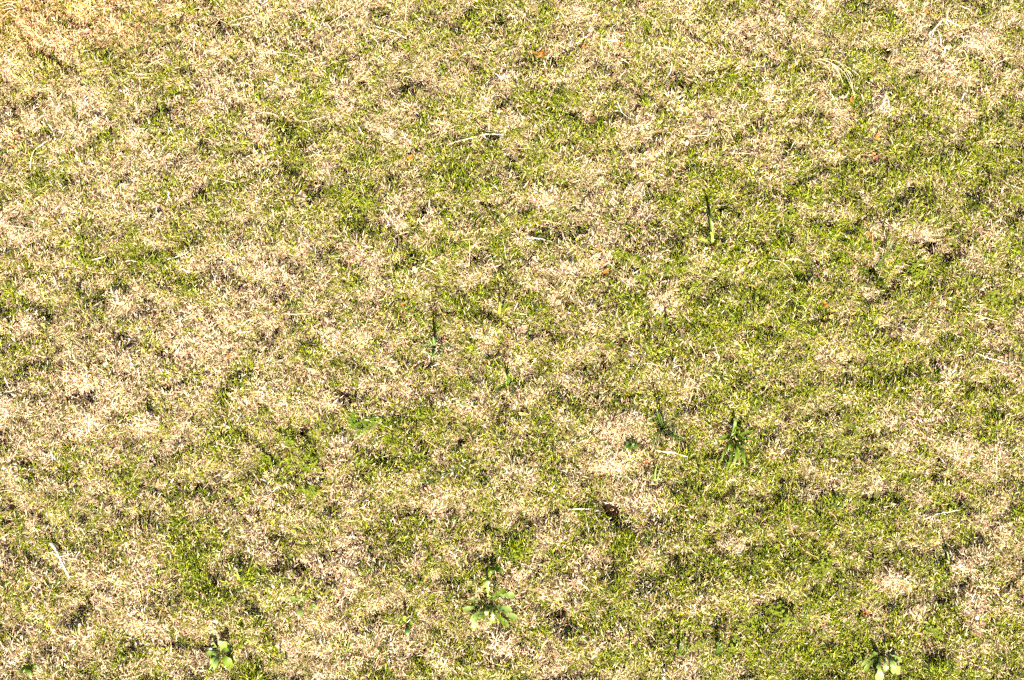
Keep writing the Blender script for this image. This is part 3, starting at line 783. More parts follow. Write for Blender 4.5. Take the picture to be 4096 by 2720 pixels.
# ------------------------------------------------------------------ landmarks, for telling the loose things apart in words
LAND = [((2925, 1760), 'the narrow leaved green rosette'), ((1955, 2415), 'the large toothed rosette'), ((885, 2610), 'the spoon leaved rosette'),
    ((2645, 1710), 'the tall dark grass tuft'), ((1742, 1395), 'the star shaped grass tuft'), ((3706, 978), 'the black burrow hole'),
    ((3488, 1095), 'the long bladed tuft'), ((3790, 2275), 'the bluish tuft on red thatch'), ((3520, 2660), 'the lobed weed in feathery cover'),
    ((235, 2240), 'the thick broken stick'), ((3360, 300), 'the drooping dry seed stalks'), ((1653, 1080), 'the round white leaf'),
    ((1408, 2170), 'the curled beige leaf'), ((2850, 980), 'the yellow stalk weed'), ((705, 100), 'the round leaved weed'),
    ((340, 1560), 'the two dark hollows'), ((2622, 2165), 'the broad bladed tuft'), ((3340, 1265), 'the litter of yellow leaves'),
    ((650, 825), 'the reddish curled leaf'), ((1638, 620), 'the rusty curled scrap'), ((2740, 570), 'the pale tan square leaf'),
    ((3500, 640), 'the crumpled brown leaf'), ((350, 130), 'the pinkish brown leaf'), ((2165, 215), 'the rust coloured stubs'), ((2525, 1785), 'the dark two paired seedling'),
    ((3745, 110), 'the forked white stem'), ((1200, 1900), 'the hollow ringed with clover'), ((3145, 1820), 'the red brown leaf in its hollow'), ((3225, 2130), 'the long brown runner')]
LANDP = [(at(*p), n) for p, n in LAND]
USED = {}
def place_words(u, v, skip=None):
    p = at(u, v)
    d = sorted((float(np.hypot(*(q - p)[:2])), n) for q, n in LANDP if n != skip)
    r, n = d[0]
    return ('beside ' if r < .10 else 'near ' if r < .3 else 'in open turf, nearest to ') + n

# ------------------------------------------------------------------ dry stems and sticks, each traced where it lies
def stem(pts, wpx, mat, label=None, name='dry_straw', lift=.004, group=True):
    """pts: photograph positions along the stem; wpx: its thickness in enlargement pixels"""
    P = [surf(u, v, lift) for u, v in pts]
    path = smooth_line(P, 5)
    n = len(path)
    path[:, 2] = np.convolve(np.pad(path[:, 2], 3, 'edge'), np.ones(7) / 7, 'valid')
    path[:, :2] += RG.normal(0, .0005, (n, 2))
    t = np.linspace(0, 1, n)
    r = wpx / CELL * PX / 2 * .66
    rad = r * (1.0 - .35 * np.abs(t - .35)) * (1 + RG.normal(0, .06, n))
    rad[0] *= .7
    rad[-1] *= .6
    base = path[0].copy()
    v, f = tube(path, rad)
    o = link(name, new_mesh(name, centred(v, base), f), M[mat])
    o.location = base
    L = np.linalg.norm(np.diff(path, axis=0), axis=1).sum()
    chord = np.linalg.norm(path[-1] - path[0])
    if label is None:
        bend = chord / max(L, 1e-6)
        shape = 'straight' if bend > .985 else 'slightly bent' if bend > .95 else 'curved' if bend > .8 else 'hooked'
        size = 'short' if L < .05 else 'long' if L > .12 else ''
        thick = 'thick' if wpx >= 14 else 'thin' if wpx <= 8 else ''
        hue = {'straw': 'straw coloured', 'white': 'bleached white', 'brown': 'brown', 'tan': 'tan'}[mat]
        u, vv = pts[len(pts) // 2]
        label = ' '.join(w for w in (size, thick, shape, hue, 'dry straw', place_words(u, vv)) if w)
        label = label.replace('in open turf, nearest to', 'nearest to')
    tag(o, label, 'straw' if name == 'dry_straw' else 'stick', 'loose dry straws on the lawn' if group else None)
    return o

def stems(c, r, rows, k=CELL):
    for row in rows:
        w, mat, pts = row[0], row[1], row[2:]
        stem([nat(c, r, x, y, k) for x, y in zip(pts[::2], pts[1::2])], w, {'s': 'straw', 'w': 'white', 'b': 'brown', 't': 'tan'}[mat])

stems(0, 0, [(10, 's', 1165, 665, 1290, 685, 1420, 680), (12, 's', 1280, 690, 1290, 760, 1280, 830), (8, 's', 1290, 715, 1380, 718),
    (10, 'w', 750, 475, 835, 468, 880, 545), (9, 's', 830, 490, 900, 560, 960, 560), (7, 's', 720, 460, 710, 560), (10, 's', 1330, 625, 1440, 560, 1530, 530),
    (8, 's', 1400, 540, 1490, 510), (16, 's', 1790, 510, 1790, 400, 1820, 310, 1870, 265), (10, 's', 1870, 335, 1960, 240, 2030, 180), (8, 's', 1900, 120, 2000, 175, 2120, 230),
    (9, 's', 2140, 190, 2240, 165, 2330, 140), (8, 'w', 1890, 490, 1970, 450, 2040, 430), (9, 's', 220, 1000, 300, 945, 390, 875), (8, 't', 60, 1185, 190, 1255, 360, 1325),
    (13, 's', 280, 1560, 285, 1460, 320, 1380, 380, 1335, 440, 1295), (8, 'w', 500, 1195, 502, 1300), (9, 's', 20, 230, 20, 170, 60, 120, 100, 95), (7, 't', 580, 275, 740, 285),
    (8, 's', 330, 830, 400, 820, 460, 815), (8, 's', 2150, 630, 2200, 610, 2270, 600, 2300, 640), (7, 's', 1680, 325, 1720, 420), (8, 's', 1850, 1080, 1870, 1160), (8, 's', 1510, 1090, 1550, 1180, 1550, 1250),
    (9, 's', 10, 60, 90, 40, 150, 70), (9, 's', 30, 90, 110, 80, 170, 130), (8, 's', 0, 30, 80, 15, 160, 20), (8, 's', 610, 840, 660, 880, 690, 940), (8, 't', 40, 590, 80, 510), (7, 's', 1880, 1490, 1960, 1430, 2040, 1440)])
stems(1, 0, [(12, 's', 630, 255, 680, 215, 860, 100, 1010, 0), (10, 'w', 1030, 225, 1150, 245, 1270, 295, 1390, 355), (8, 's', 1390, 0, 1380, 150, 1395, 260, 1430, 320, 1500, 360),
    (8, 's', 1190, 30, 1270, 80, 1320, 135), (8, 's', 1100, 185, 1180, 150, 1290, 130), (8, 's', 1035, 325, 1010, 400, 985, 470), (10, 's', 0, 20, 60, 90, 80, 170, 60, 290, 35, 360), (7, 's', 60, 350, 180, 360),
    (8, 's', 120, 495, 200, 485, 330, 495), (8, 's', 590, 300, 620, 370, 635, 480, 600, 520, 480, 545, 370, 585), (7, 's', 440, 390, 520, 420), (7, 's', 460, 450, 610, 490), (8, 't', 630, 630, 720, 570, 830, 535),
    (8, 's', 910, 710, 960, 690, 1000, 655), (8, 's', 680, 640, 735, 705), (8, 's', 60, 690, 130, 740, 230, 760), (8, 's', 350, 755, 470, 805), (8, 's', 1370, 780, 1350, 740, 1380, 705, 1430, 720, 1455, 755),
    (7, 's', 1310, 660, 1440, 635), (10, 's', 0, 1050, 80, 1035, 180, 1060, 215, 1090), (11, 's', 340, 1080, 400, 1110, 480, 1115, 570, 1095, 650, 1070), (10, 's', 130, 1160, 80, 1230, 20, 1340), (13, 'w', 945, 1160, 990, 1250),
    (10, 'w', 1760, 1340, 1860, 1305, 2000, 1265, 2120, 1240, 2290, 1238), (8, 'w', 2080, 1215, 2120, 1270, 2200, 1310), (7, 'w', 2250, 1245, 2275, 1360), (8, 's', 1820, 1005, 1960, 1030, 2060, 1030, 2130, 1005),
    (10, 'w', 2130, 250, 2240, 260, 2361, 255), (9, 's', 1940, 200, 1895, 260), (8, 's', 1430, 100, 1500, 160, 1560, 190), (7, 's', 2200, 110, 2200, 190), (7, 's', 2215, 310, 2270, 380), (8, 's', 2110, 430, 2200, 470),
    (7, 's', 2080, 850, 2065, 970), (8, 's', 2250, 850, 2361, 960), (8, 's', 2330, 730, 2320, 850), (8, 't', 370, 1480, 470, 1440, 560, 1425, 640, 1440, 800, 1420), (9, 'w', 130, 1340, 160, 1440), (8, 's', 655, 1000, 665, 1060)])
stems(2, 0, [(10, 't', 60, 870, 150, 960, 260, 1030, 380, 1080), (8, 't', 410, 230, 400, 420, 415, 560, 410, 740, 360, 880, 280, 1010), (10, 't', 80, 470, 150, 475, 230, 490), (12, 'w', 600, 400, 650, 355, 715, 325),
    (10, 's', 820, 395, 830, 480, 845, 550), (10, 's', 1240, 375, 1210, 440, 1190, 490), (12, 's', 1000, 530, 1080, 590), (10, 'w', 1470, 560, 1465, 650, 1410, 740), (9, 's', 1500, 505, 1640, 570, 1790, 605, 1900, 670),
    (8, 's', 1830, 600, 1970, 560), (7, 't', 1510, 520, 1670, 690), (8, 's', 1330, 440, 1430, 440, 1500, 455), (10, 'w', 970, 925, 1010, 1030, 1070, 1080, 1145, 1115), (8, 't', 660, 790, 740, 890, 770, 990, 790, 1100),
    (10, 's', 1590, 1250, 1700, 1258, 1815, 1240), (9, 't', 2030, 1415, 2200, 1408, 2361, 1412), (9, 's', 1900, 1390, 1830, 1560), (8, 's', 1425, 1190, 1500, 1270), (7, 'b', 1745, 770, 1790, 940, 1860, 1190), (8, 's', 2080, 870, 2030, 950),
    (8, 's', 2090, 1000, 2210, 920), (8, 's', 2210, 1055, 2361, 1000), (7, 's', 440, 680, 490, 770), (7, 's', 150, 650, 190, 730), (9, 's', 2010, 1210, 1985, 1310), (9, 's', 1700, 155, 1770, 195), (9, 's', 1770, 210, 1720, 280),
    (8, 's', 130, 620, 250, 560, 350, 570), (8, 's', 620, 440, 655, 500, 655, 560), (9, 's', 1820, 190, 1900, 170), (9, 's', 2150, 80, 2180, 180, 2210, 260)])
stems(3, 0, [(8, 's', 1370, 510, 1335, 640), (9, 's', 1985, 385, 2060, 490, 2100, 560), (9, 's', 2260, 525, 2130, 570, 2060, 640), (11, 'b', 490, 1090, 580, 1065, 680, 1050), (7, 's', 0, 1000, 120, 1000), (9, 't', 40, 1410, 30, 1550),
    (8, 'b', 1090, 760, 1200, 880), (13, 'w', 740, 830, 720, 890, 660, 900), (7, 's', 530, 30, 500, 140), (6, 't', 290, 0, 295, 130), (7, 's', 295, 330, 320, 470), (8, 'w', 1860, 250, 1970, 200), (8, 's', 2150, 50, 2170, 190),
    (7, 's', 1720, 555, 1900, 520), (7, 's', 1920, 1110, 1925, 1240)])
stems(0, 1, [(16, 'w', 840, 830, 980, 795), (10, 's', 1140, 850, 1190, 835, 1270, 845), (11, 's', 1235, 905, 1255, 960, 1335, 990), (11, 'w', 1545, 825, 1670, 785), (15, 'w', 1555, 190, 1550, 260, 1530, 315), (11, 'w', 1500, 365, 1400, 465),
    (10, 'b', 1385, 470, 1390, 580), (12, 'w', 490, 970, 520, 1050, 545, 1115), (8, 's', 0, 510, 140, 515, 300, 545), (9, 't', 190, 720, 270, 700, 315, 680), (10, 's', 1320, 75, 1410, 10), (10, 's', 2040, 85, 2190, 120), (8, 's', 2040, 140, 2090, 100),
    (7, 's', 510, 60, 580, 20), (8, 's', 1820, 560, 1840, 640), (12, 's', 2010, 1410, 1870, 1510)])
stems(1, 1, [(8, 's', 1315, 590, 1320, 740, 1325, 890), (8, 's', 1285, 640, 1310, 730), (8, 's', 1260, 630, 1320, 595, 1410, 565), (9, 's', 1425, 845, 1540, 890, 1655, 950), (7, 's', 1300, 890, 1400, 970, 1500, 1055), (8, 's', 1970, 620, 1968, 880),
    (7, 's', 1890, 645, 2000, 635), (9, 'w', 2270, 610, 2310, 820), (8, 's', 2090, 912, 2260, 875), (15, 's', 1110, 1205, 1170, 1190, 1205, 1130), (8, 't', 800, 270, 930, 185), (9, 'b', 1120, 130, 1070, 200), (8, 's', 240, 1325, 520, 1330),
    (13, 't', 1505, 1340, 1590, 1470), (8, 't', 1680, 1270, 1750, 1370)])
stems(2, 1, [(11, 'w', 130, 625, 260, 635, 390, 665), (8, 't', 260, 455, 370, 480, 460, 500), (8, 's', 0, 650, 70, 625), (13, 's', 850, 750, 880, 830, 925, 890), (9, 's', 605, 1120, 620, 1220, 670, 1310), (13, 'w', 745, 1190, 700, 1305),
    (8, 's', 1520, 295, 1590, 250), (8, 's', 1700, 230, 1730, 290), (8, 's', 1880, 330, 1980, 322), (9, 'b', 1170, 480, 1250, 580), (15, 'w', 1220, 325, 1310, 275), (9, 'b', 985, 660, 985, 760), (7, 's', 1300, 880, 1270, 950),
    (8, 't', 1140, 800, 1060, 940), (7, 's', 1920, 700, 1960, 750, 1965, 810), (7, 's', 1820, 1460, 1850, 1560), (8, 's', 2060, 1190, 2080, 1260)])
stems(3, 1, [(10, 't', 960, 600, 970, 680, 990, 820), (8, 's', 180, 840, 260, 780, 300, 740), (8, 's', 200, 830, 290, 830, 340, 860), (9, 's', 0, 830, 110, 840, 200, 920, 265, 1050), (10, 't', 20, 0, 30, 180, 60, 260), (10, 's', 30, 470, 100, 410, 180, 350),
    (10, 's', 2150, 95, 2250, 140, 2350, 180), (8, 's', 1090, 160, 1165, 195), (8, 't', 1980, 570, 1890, 740), (8, 't', 1710, 300, 1765, 385), (7, 's', 2060, 440, 2065, 570), (9, 's', 1860, 1320, 1990, 1360, 2120, 1395),
    (8, 's', 560, 475, 680, 455), (9, 't', 580, 540, 720, 600, 860, 630), (8, 't', 870, 190, 890, 60), (9, 't', 1645, 1080, 1630, 1180, 1590, 1250)])
stems(0, 2, [(12, 's', 240, 560, 260, 700), (8, 's', 155, 1010, 180, 940, 220, 890), (10, 's', 640, 510, 690, 530, 730, 520), (9, 's', 640, 830, 720, 810, 790, 780), (10, 's', 780, 900, 800, 850, 790, 800), (9, 's', 900, 860, 960, 800, 1010, 780), (9, 's', 1000, 900, 1070, 860, 1140, 850)])
stems(1, 2, [(7, 't', 1150, 75, 1290, 70), (7, 't', 1110, 20, 1230, 170), (10, 's', 1355, 190, 1400, 270), (15, 'w', 1610, 245, 1690, 215), (7, 's', 1450, 100, 1410, 190), (8, 't', 1550, 920, 1690, 1000, 1830, 1110), (8, 's', 1090, 910, 1220, 860), (9, 'w', 820, 970, 900, 945),
    (9, 'b', 125, 750, 130, 950, 175, 1090), (9, 'b', 2020, 10, 2150, 85), (8, 't', 2130, 190, 2240, 170), (8, 's', 1260, 470, 1270, 560), (8, 's', 985, 1100, 990, 1180)])
stems(2, 2, [(8, 's', 1230, 115, 1070, 420), (8, 's', 1195, 215, 1290, 222, 1410, 250), (8, 's', 1860, 0, 1910, 175), (9, 's', 1865, 205, 1825, 305), (7, 's', 430, 200, 410, 370), (11, 's', 225, 160, 160, 260), (7, 's', 1630, 10, 1700, 140), (7, 't', 525, 400, 690, 470),
    (8, 't', 1780, 1130, 1900, 1090), (9, 's', 1590, 1200, 1660, 1170)])
stems(3, 2, [(8, 'w', 2230, 150, 2225, 250), (8, 't', 1190, 70, 1210, 140), (7, 's', 390, 510, 340, 640)])
stems(0, 3, [(15, 'w', 745, 160, 780, 225), (15, 'w', 600, 1305, 630, 1370), (8, 'w', 1055, 570, 1025, 660)])
K2 = 1349 / 1024.
stems(2, 3, [(8, 'w', 345, 370, 400, 415)], K2)
stems(3, 3, [(8, 'w', 1140, 450, 1175, 485), (6, 's', 1215, 360, 1195, 430)], K2)
stem([(2636, 1802), (2692, 1813), (2750, 1825)], 19, 'white', 'thick straight white stick lying below the tall dark grass tuft', 'bleached_stick', group=False)
stem([(2273, 2037), (2320, 2036), (2365, 2035)], 17, 'white', 'short thick straight white stick lying level in green turf', 'bleached_stick', group=False)
stem([(3694, 2076), (3735, 2062), (3778, 2049), (3846, 2040)], 15, 'white', 'long bent white stick on pinkish thatch above the bluish grass tuft', 'bleached_stick', group=False)
stem([(3904, 1410), (3952, 1431), (3974, 1438), (4033, 1452)], 11, 'white', 'long thin white stick with a bend beside a short upright straw', 'bleached_stick', group=False)
stem([(3178, 1876), (3159, 1967), (3154, 2036), (3171, 2131), (3216, 2199), (3273, 2230)], 10, 'tan', 'long brown curving runner lying in green turf', 'dry_runner', group=False)

def branched(name, label, cat, parts, mat):
    """a main stem and side stems as parts of one thing"""
    base = surf(*parts[0][2][0])
    root = tag(empty(name, base), label, cat)
    for pname, w, pts in parts:
        P = [surf(u, v, .004) for u, v in pts]
        path = smooth_line(P, 5)
        path[:, 2] = np.convolve(np.pad(path[:, 2], 3, 'edge'), np.ones(7) / 7, 'valid')
        r = w / CELL * PX / 2 * .85
        t = np.linspace(0, 1, len(path))
        v, f = tube(path, r * (1.05 - .35 * t) * (1 + RG.normal(0, .05, len(path))), 7)
        link(pname, new_mesh(pname, centred(v, base), f), M[mat], root)
    return root
c = cz(0, 3)
branched('broken_stick', 'thick broken pinkish white stick with a thin side twig', 'stick',
    [('shaft', 24, [c(460, 305), c(510, 360), c(550, 440), c(600, 550), c(640, 625)]), ('twig', 9, [c(545, 437), c(640, 405), c(715, 385)]), ('stub', 11, [c(548, 440), c(520, 420), c(500, 405)])], 'white')
c = cz(3, 0)
branched('forked_stem', 'white dry stem broken into a fork of several branches', 'stem',
    [('shaft', 15, [c(1480, 325), c(1550, 250), c(1610, 185), c(1650, 172)]), ('branch', 10, [c(1480, 325), c(1530, 360)]), ('branch', 9, [c(1560, 250), c(1580, 300), c(1610, 340)]), ('branch', 10, [c(1640, 178), c(1700, 200), c(1775, 250)]),
     ('branch', 9, [c(1650, 172), c(1665, 90)]), ('branch', 9, [c(1652, 150), c(1630, 80), c(1600, 20)]), ('branch', 7, [c(1640, 180), c(1655, 230)])], 'white')
branched('seed_stalks', 'drooping bundle of thin pale dry seed stalks arching over green turf', 'stalks',
    [('stalk', 9, [c(800, 880), c(760, 770), c(690, 660), c(600, 590), c(500, 545), c(430, 555)]), ('stalk', 8, [c(790, 885), c(775, 780), c(730, 680), c(650, 575), c(520, 535)]), ('stalk', 8, [c(780, 860), c(770, 720), c(710, 620), c(640, 555)]),
     ('stalk', 8, [c(830, 745), c(840, 700), c(770, 640), c(650, 560)]), ('stalk', 8, [c(580, 745), c(570, 660), c(530, 590), c(430, 555)]), ('stalk', 7, [c(690, 760), c(650, 660), c(600, 590), c(540, 560)]),
     ('stalk', 7, [c(660, 740), c(640, 650), c(560, 560)]), ('stalk', 7, [c(610, 700), c(590, 620), c(500, 545)]), ('stalk', 6, [c(800, 800), c(790, 720), c(740, 640)])], 'straw')

# clover and other tiny three-leaved plants
def clover(u, v, label, group, size=1.0, mat='clover'):
    p = surf(u, v, -.004)
    nl = int(RG.integers(4, 9))
    words = {4: 'four', 5: 'five', 6: 'six', 7: 'seven', 8: 'eight'}[nl]
    tone = 'pale' if mat == 'clover' else 'dark'
    root = tag(empty('clover_plant', p), f'{words} leaved {tone} clover plant {place_words(u, v)}'.replace('in open turf, nearest to', 'nearest to'), 'clover', 'clover plants in the lawn')
    for i in range(nl):
        a, r = RG.uniform(0, 2 * math.pi), RG.uniform(.004, .020) * size
        q = np.array((math.cos(a) * r, math.sin(a) * r, RG.uniform(.008, .016)))
        V, F = [], []
        a0 = RG.uniform(0, 2 * math.pi)
        for j in range(3):
            b = a0 + j * 2.094
            L, w = .0075 * size * RG.uniform(.8, 1.2), .0034 * size
            d, s = np.array((math.cos(b), math.sin(b), RG.uniform(-.1, .35))), np.array((-math.sin(b), math.cos(b), 0))
            o = len(V)
            V += [q, q + d * L * .55 - s * w + (0, 0, .001), q + d * L * .95 - s * w * .6, q + d * L * .9, q + d * L * .95 + s * w * .6, q + d * L * .55 + s * w + (0, 0, .001)]
            F += [(o, o + 1, o + 2, o + 3), (o, o + 3, o + 4, o + 5)]
        link('leaf', new_mesh('leaf', V, F), M[mat], root)
c = cz(2, 1)
for x, y in [(1010, 790), (1075, 850), (1135, 835), (1235, 950), (1390, 890), (1450, 935), (1540, 870), (1190, 1000)]:
    clover(*c(x, y), 'pale clover plant in turf beside the lime leaved stalk weed', 'clover plants between the stalk weeds')
c = cz(1, 2)
for x, y in [(900, 740), (980, 800), (1060, 750), (1120, 770), (930, 820)]:
    clover(*c(x, y), 'dark clover plant in the green turf above a thin slanted straw', 'clover plants in the middle turf', mat='weed')
for x, y in [(70, 1100), (160, 1105), (270, 960), (300, 910), (480, 1150), (540, 1210), (550, 1390), (430, 1330), (260, 1150), (500, 1440)]:
    clover(*c(x, y), 'pale clover plant around the dark hollow with straw rim', 'clover plants around the hollow')
c = cz(3, 3, 1349 / 1024.)
for x, y in [(20, 520), (50, 545), (80, 560), (110, 590), (60, 590), (110, 320), (270, 320), (290, 310), (890, 640), (820, 620)]:
    clover(*c(x, y), 'pale clover plant in the bright ground cover right of the sheaves', 'clover plants in the bright ground cover')
c = cz(2, 3, 1349 / 1024.)
for x, y in [(915, 735), (970, 690), (1150, 750), (1190, 690), (1240, 610), (1270, 580), (1215, 745)]:
    clover(*c(x, y), 'pale clover plant next to a narrow sheaf of upright blades', 'clover plants by the blade sheaves')
c = cz(3, 1)
for x, y in [(190, 410), (230, 420), (210, 520), (1360, 900), (1390, 960), (1340, 950), (1150, 760), (2080, 1180)]:
    clover(*c(x, y), 'pale clover plant near the dark tuft and the burrow hole', 'clover plants near the burrow')

# ------------------------------------------------------------------ fallen leaves
def fallen(u, v, wpx, lpx, ang, mat, label, curl=.9, kind='ovate', group=None, name='fallen_leaf', lift=.004, cat='leaf'):
    """a dead leaf lying at a photograph position; ang: its direction in the picture, degrees; curl bends it up"""
    p = surf(u, v, lift)
    a = R(ang)
    d = np.array((math.cos(a), math.sin(a) / SP, 0))
    L, w = lpx * PX, wpx * PX / 2
    n = 12
    t = np.linspace(-.5, .5, n)
    path = d * L * t[:, None]
    path[:, 2] = curl * L * .5 * (t * 2) ** 2 * RG.uniform(.5, 1) + np.sin(t * RG.uniform(4, 9)) * L * .05
    path += np.array((-d[1], d[0], 0)) * (np.cos(t * 3) * L * RG.normal(0, .08))[:, None]
    prof = profile(kind, n, RG)
    vv, f = ribbon(path, (prof * w * RG.uniform(.8, 1.1), prof * w * RG.uniform(.8, 1.1)), RG.uniform(.1, .2) + curl * .5)
    vv = [np.asarray(q) + np.array((0, 0, RG.normal(0, .0006))) for q in vv]
    o = link(name, new_mesh(name, vv, f), M[mat])
    o.location = p
    return tag(o, label, cat, group)

f1 = lambda c, r, x, y: nat(c, r, x, y)
fallen(1653, 1080, 30, 34, 20, 'pale_leaf', 'round white dead leaf lying flat beside a thin straw', .15, 'spoon')
fallen(1735, 1050, 15, 27, -40, 'pale_leaf', 'small oval cream leaf close to the round white leaf', .3)
fallen(2864, 1094, 20, 28, 20, 'pale_leaf', 'white triangular leaf at the edge of a dark gap, below the stalk weed', .5)
fallen(348, 131, 36, 44, -25, 'pink_leaf', 'pinkish brown curled leaf in dry turf', .7)
fallen(70, 556, 22, 36, 60, 'brown_leaf', 'dark brown curled leaf with a pale straw crossing above it', .8)
fallen(57, 585, 13, 20, -10, 'orange_leaf', 'small orange leaf scrap below the dark brown curled leaf', .5)
fallen(477, 197, 13, 26, -50, 'tan', 'small tan leaf in greenish dry turf below the pinkish brown leaf', .3)
fallen(488, 124, 15, 18, 0, 'orange_leaf', 'tiny orange leaf scrap right of the pinkish brown leaf', .6)
fallen(413, 16, 16, 28, 10, 'pink_leaf', 'reddish leaf scrap in the driest turf by a small dark gap', .6)
fallen(850, 108, 14, 44, -8, 'pale_leaf', 'narrow white leaf lying under a slanting straw', .2, 'lance')
fallen(742, 195, 14, 26, 20, 'lime_leaf', 'single pale lime leaf lying below the round leaved weed', .3)
fallen(282, 33 + 1319, 12, 24, -20, 'pale_weed', 'small pale green leaf lying loose above the bleached grass', .3)
fallen(1308, 33, 14, 20, 30, 'orange_leaf', 'bright orange leaf scrap among straws in the dry turf', .6)
fallen(1820, 216, 12, 24, 5, 'orange_leaf', 'orange brown leaf scrap right of a looped straw', .6)
fallen(1638, 632, 20, 34, 20, 'orange_leaf', 'rusty curled leaf scrap at the lower edge of a dark gap', .9)
fallen(1740, 66, 12, 16, 0, 'brown_leaf', 'tiny dark brown leaf scrap among pale straws', .6)
for dx, dy, an, l in ((-18, -2, 175, 44), (0, 0, 40, 30), (10, 6, -30, 34), (-6, 10, 190, 40), (4, -8, 80, 24)):
    fallen(2165 + dx, 215 + dy, 9, l, an, 'orange_leaf', 'one of the rust coloured leaf stubs fanned in dry turf', .5, 'lance', 'rust coloured stubs fanned together')
fallen(2332, 190, 17, 22, 40, 'orange_leaf', 'small orange leaf beside a thick bent white stem', .7)
fallen(2481, 172, 14, 22, -20, 'orange_leaf', 'orange leaf scrap below a round dark gap', .7)
fallen(2369, 478, 22, 30, 20, 'brown_leaf', 'dark brown crumpled leaf in a small gap by straws', .9)
fallen(2836, 412, 20, 26, -30, 'pale_leaf', 'pale grey white leaf piece leaning on a brown stem', .4)
fallen(2744, 568, 26, 28, -15, 'pale_leaf', 'pale tan square leaf lying flat in green turf', .2, 'spoon')
fallen(2205, 207, 8, 9, 0, 'pale_leaf', 'tiny white flake beside the rust coloured stubs', .1)
fallen(3406, 400, 15, 28, 70, 'orange_leaf', 'small amber leaf at the foot of the drooping seed stalks', .4)
fallen(3510, 552, 20, 40, 80, 'orange_leaf', 'long orange leaf standing over a dark gap', .5)
fallen(3505, 645, 34, 44, 40, 'brown_leaf', 'crumpled brown leaf in a dark gap below the long orange leaf', 1.1)
fallen(3492, 628, 20, 34, 100, 'orange_leaf', 'orange brown leaf crumpled against the crumpled brown leaf', 1.0)
fallen(3710, 56, 22, 34, -60, 'orange_leaf', 'tan orange curled leaf beside the forked white stem', .7)
fallen(3787, 319, 13, 18, 10, 'orange_leaf', 'small orange leaf scrap in deep green turf', .5)
fallen(3586, 381, 10, 22, 60, 'brown_leaf', 'thin red brown leaf at the end of a brown stem', .5)
fallen(3570, 455, 18, 26, 5, 'lime_leaf', 'pale lime curled leaf lying in green turf', .4)
fallen(655, 829, 17, 74, -24, 'pink_leaf', 'reddish brown curled strip leaf across a bent white stem', .35, 'lance')
fallen(420, 1461, 22, 34, 20, 'pale_leaf', 'cream and orange leaf in bleached grass', .4)
fallen(313, 1536, 18, 34, 60, 'orange_leaf', 'orange leaf in the smaller of two dark hollows', .6)
fallen(358, 1614, 22, 36, -40, 'brown_leaf', 'brown leaf at the lower rim of the larger dark hollow', .7)
fallen(366, 1632, 16, 24, 20, 'tan', 'tan leaf scrap below the brown leaf on the hollow rim', .5)
fallen(455, 1770, 16, 24, 20, 'brown_leaf', 'dark orange brown leaf under a heap of dry straw', .9)
fallen(915, 1428, 14, 30, 15, 'orange_leaf', 'orange leaf scrap in bleached turf beside a pale leaf', .5)
fallen(905, 1703, 13, 34, -35, 'pale_leaf', 'small pale oval leaf lying in green turf', .2)
fallen(705, 1408, 11, 34, 50, 'pale_leaf', 'narrow white pointed leaf in bleached turf', .2, 'lance')
fallen(690, 1924, 8, 22, 60, 'pale_leaf', 'tiny white pointed leaf in mottled turf', .2, 'lance')
fallen(13, 1875, 12, 16, 30, 'pale_leaf', 'white leaf flake in mottled turf, well below the bleached grass', .2)
fallen(1612, 1222, 16, 24, 0, 'orange_leaf', 'orange brown leaf scrap above a dark gap, below the round white leaf', .8)
fallen(1602, 1268, 18, 30, -20, 'brown_leaf', 'dark brown leaf sunk in a gap below an orange scrap', .9)
fallen(1948, 1453, 14, 22, -30, 'orange_leaf', 'rusty leaf scrap at the end of a red brown stem', .7)
fallen(2420, 1088, 22, 34, 10, 'orange_leaf', 'rusty brown leaf pieces lying in a dark gap by clover', .8)
fallen(2135, 1035, 14, 24, 60, 'pale_leaf', 'small pale buff leaf standing by a dark gap', .5)
fallen(2537, 925, 12, 18, 80, 'orange_leaf', 'small amber scrap under a thin brown stem', .5)
fallen(2965, 895, 12, 18, 50, 'tan', 'tiny tan leaf beside yellow fallen leaves', .4)
fallen(3022, 897, 14, 20, 20, 'brown_leaf', 'small purplish brown leaf above the yellow fallen leaves', .4)
fallen(1408, 2166, 26, 50, 8, 'pale_leaf', 'curled beige leaf with rolled end below a dark hollow', .75)
fallen(1437, 2168, 16, 36, -8, 'tan', 'tan pointed leaf end touching the curled beige leaf', .5, 'lance')
fallen(1450, 2142, 11, 26, -60, 'pale_leaf', 'small white leaf on the right rim of the dark hollow above the beige leaf', .3)
fallen(1323, 2326, 15, 24, 60, 'orange_leaf', 'bright orange oval leaf at the edge of dry grass', .4)
fallen(318, 2505, 11, 20, 60, 'pale_leaf', 'small cream leaf in pinkish dry turf above the low dark weed', .3)
fallen(2581, 1855, 20, 30, 10, 'orange_leaf', 'crinkled orange tan leaf below the dark two paired seedling', .6)
fallen(2258, 1915, 15, 17, 0, 'yellow_leaf', 'small amber yellow leaf scrap on pinkish thatch', .4)
fallen(2094, 1656, 14, 42, -8, 'tan', 'narrow pinkish tan leaf lying flat in turf left of the tufts', .2, 'lance')
fallen(3143, 1818, 22, 30, -30, 'brown_leaf', 'red brown curled leaf in a dark hollow', .9)
fallen(3625, 1440, 13, 30, -70, 'pink_leaf', 'pinkish curled leaf tip under a tan stem', .5)
fallen(3461, 2462, 28, 56, 25, 'orange_leaf', 'long brown folded leaf in a dark gap with amber edge', .6, 'lance')
fallen(3500, 2325, 14, 22, 80, 'pink_leaf', 'small purple pink leaf in green turf', .4)
fallen(3908, 2476, 14, 24, 50, 'pale_leaf', 'small pale orange leaf on the dry patch below the bluish tuft', .4)
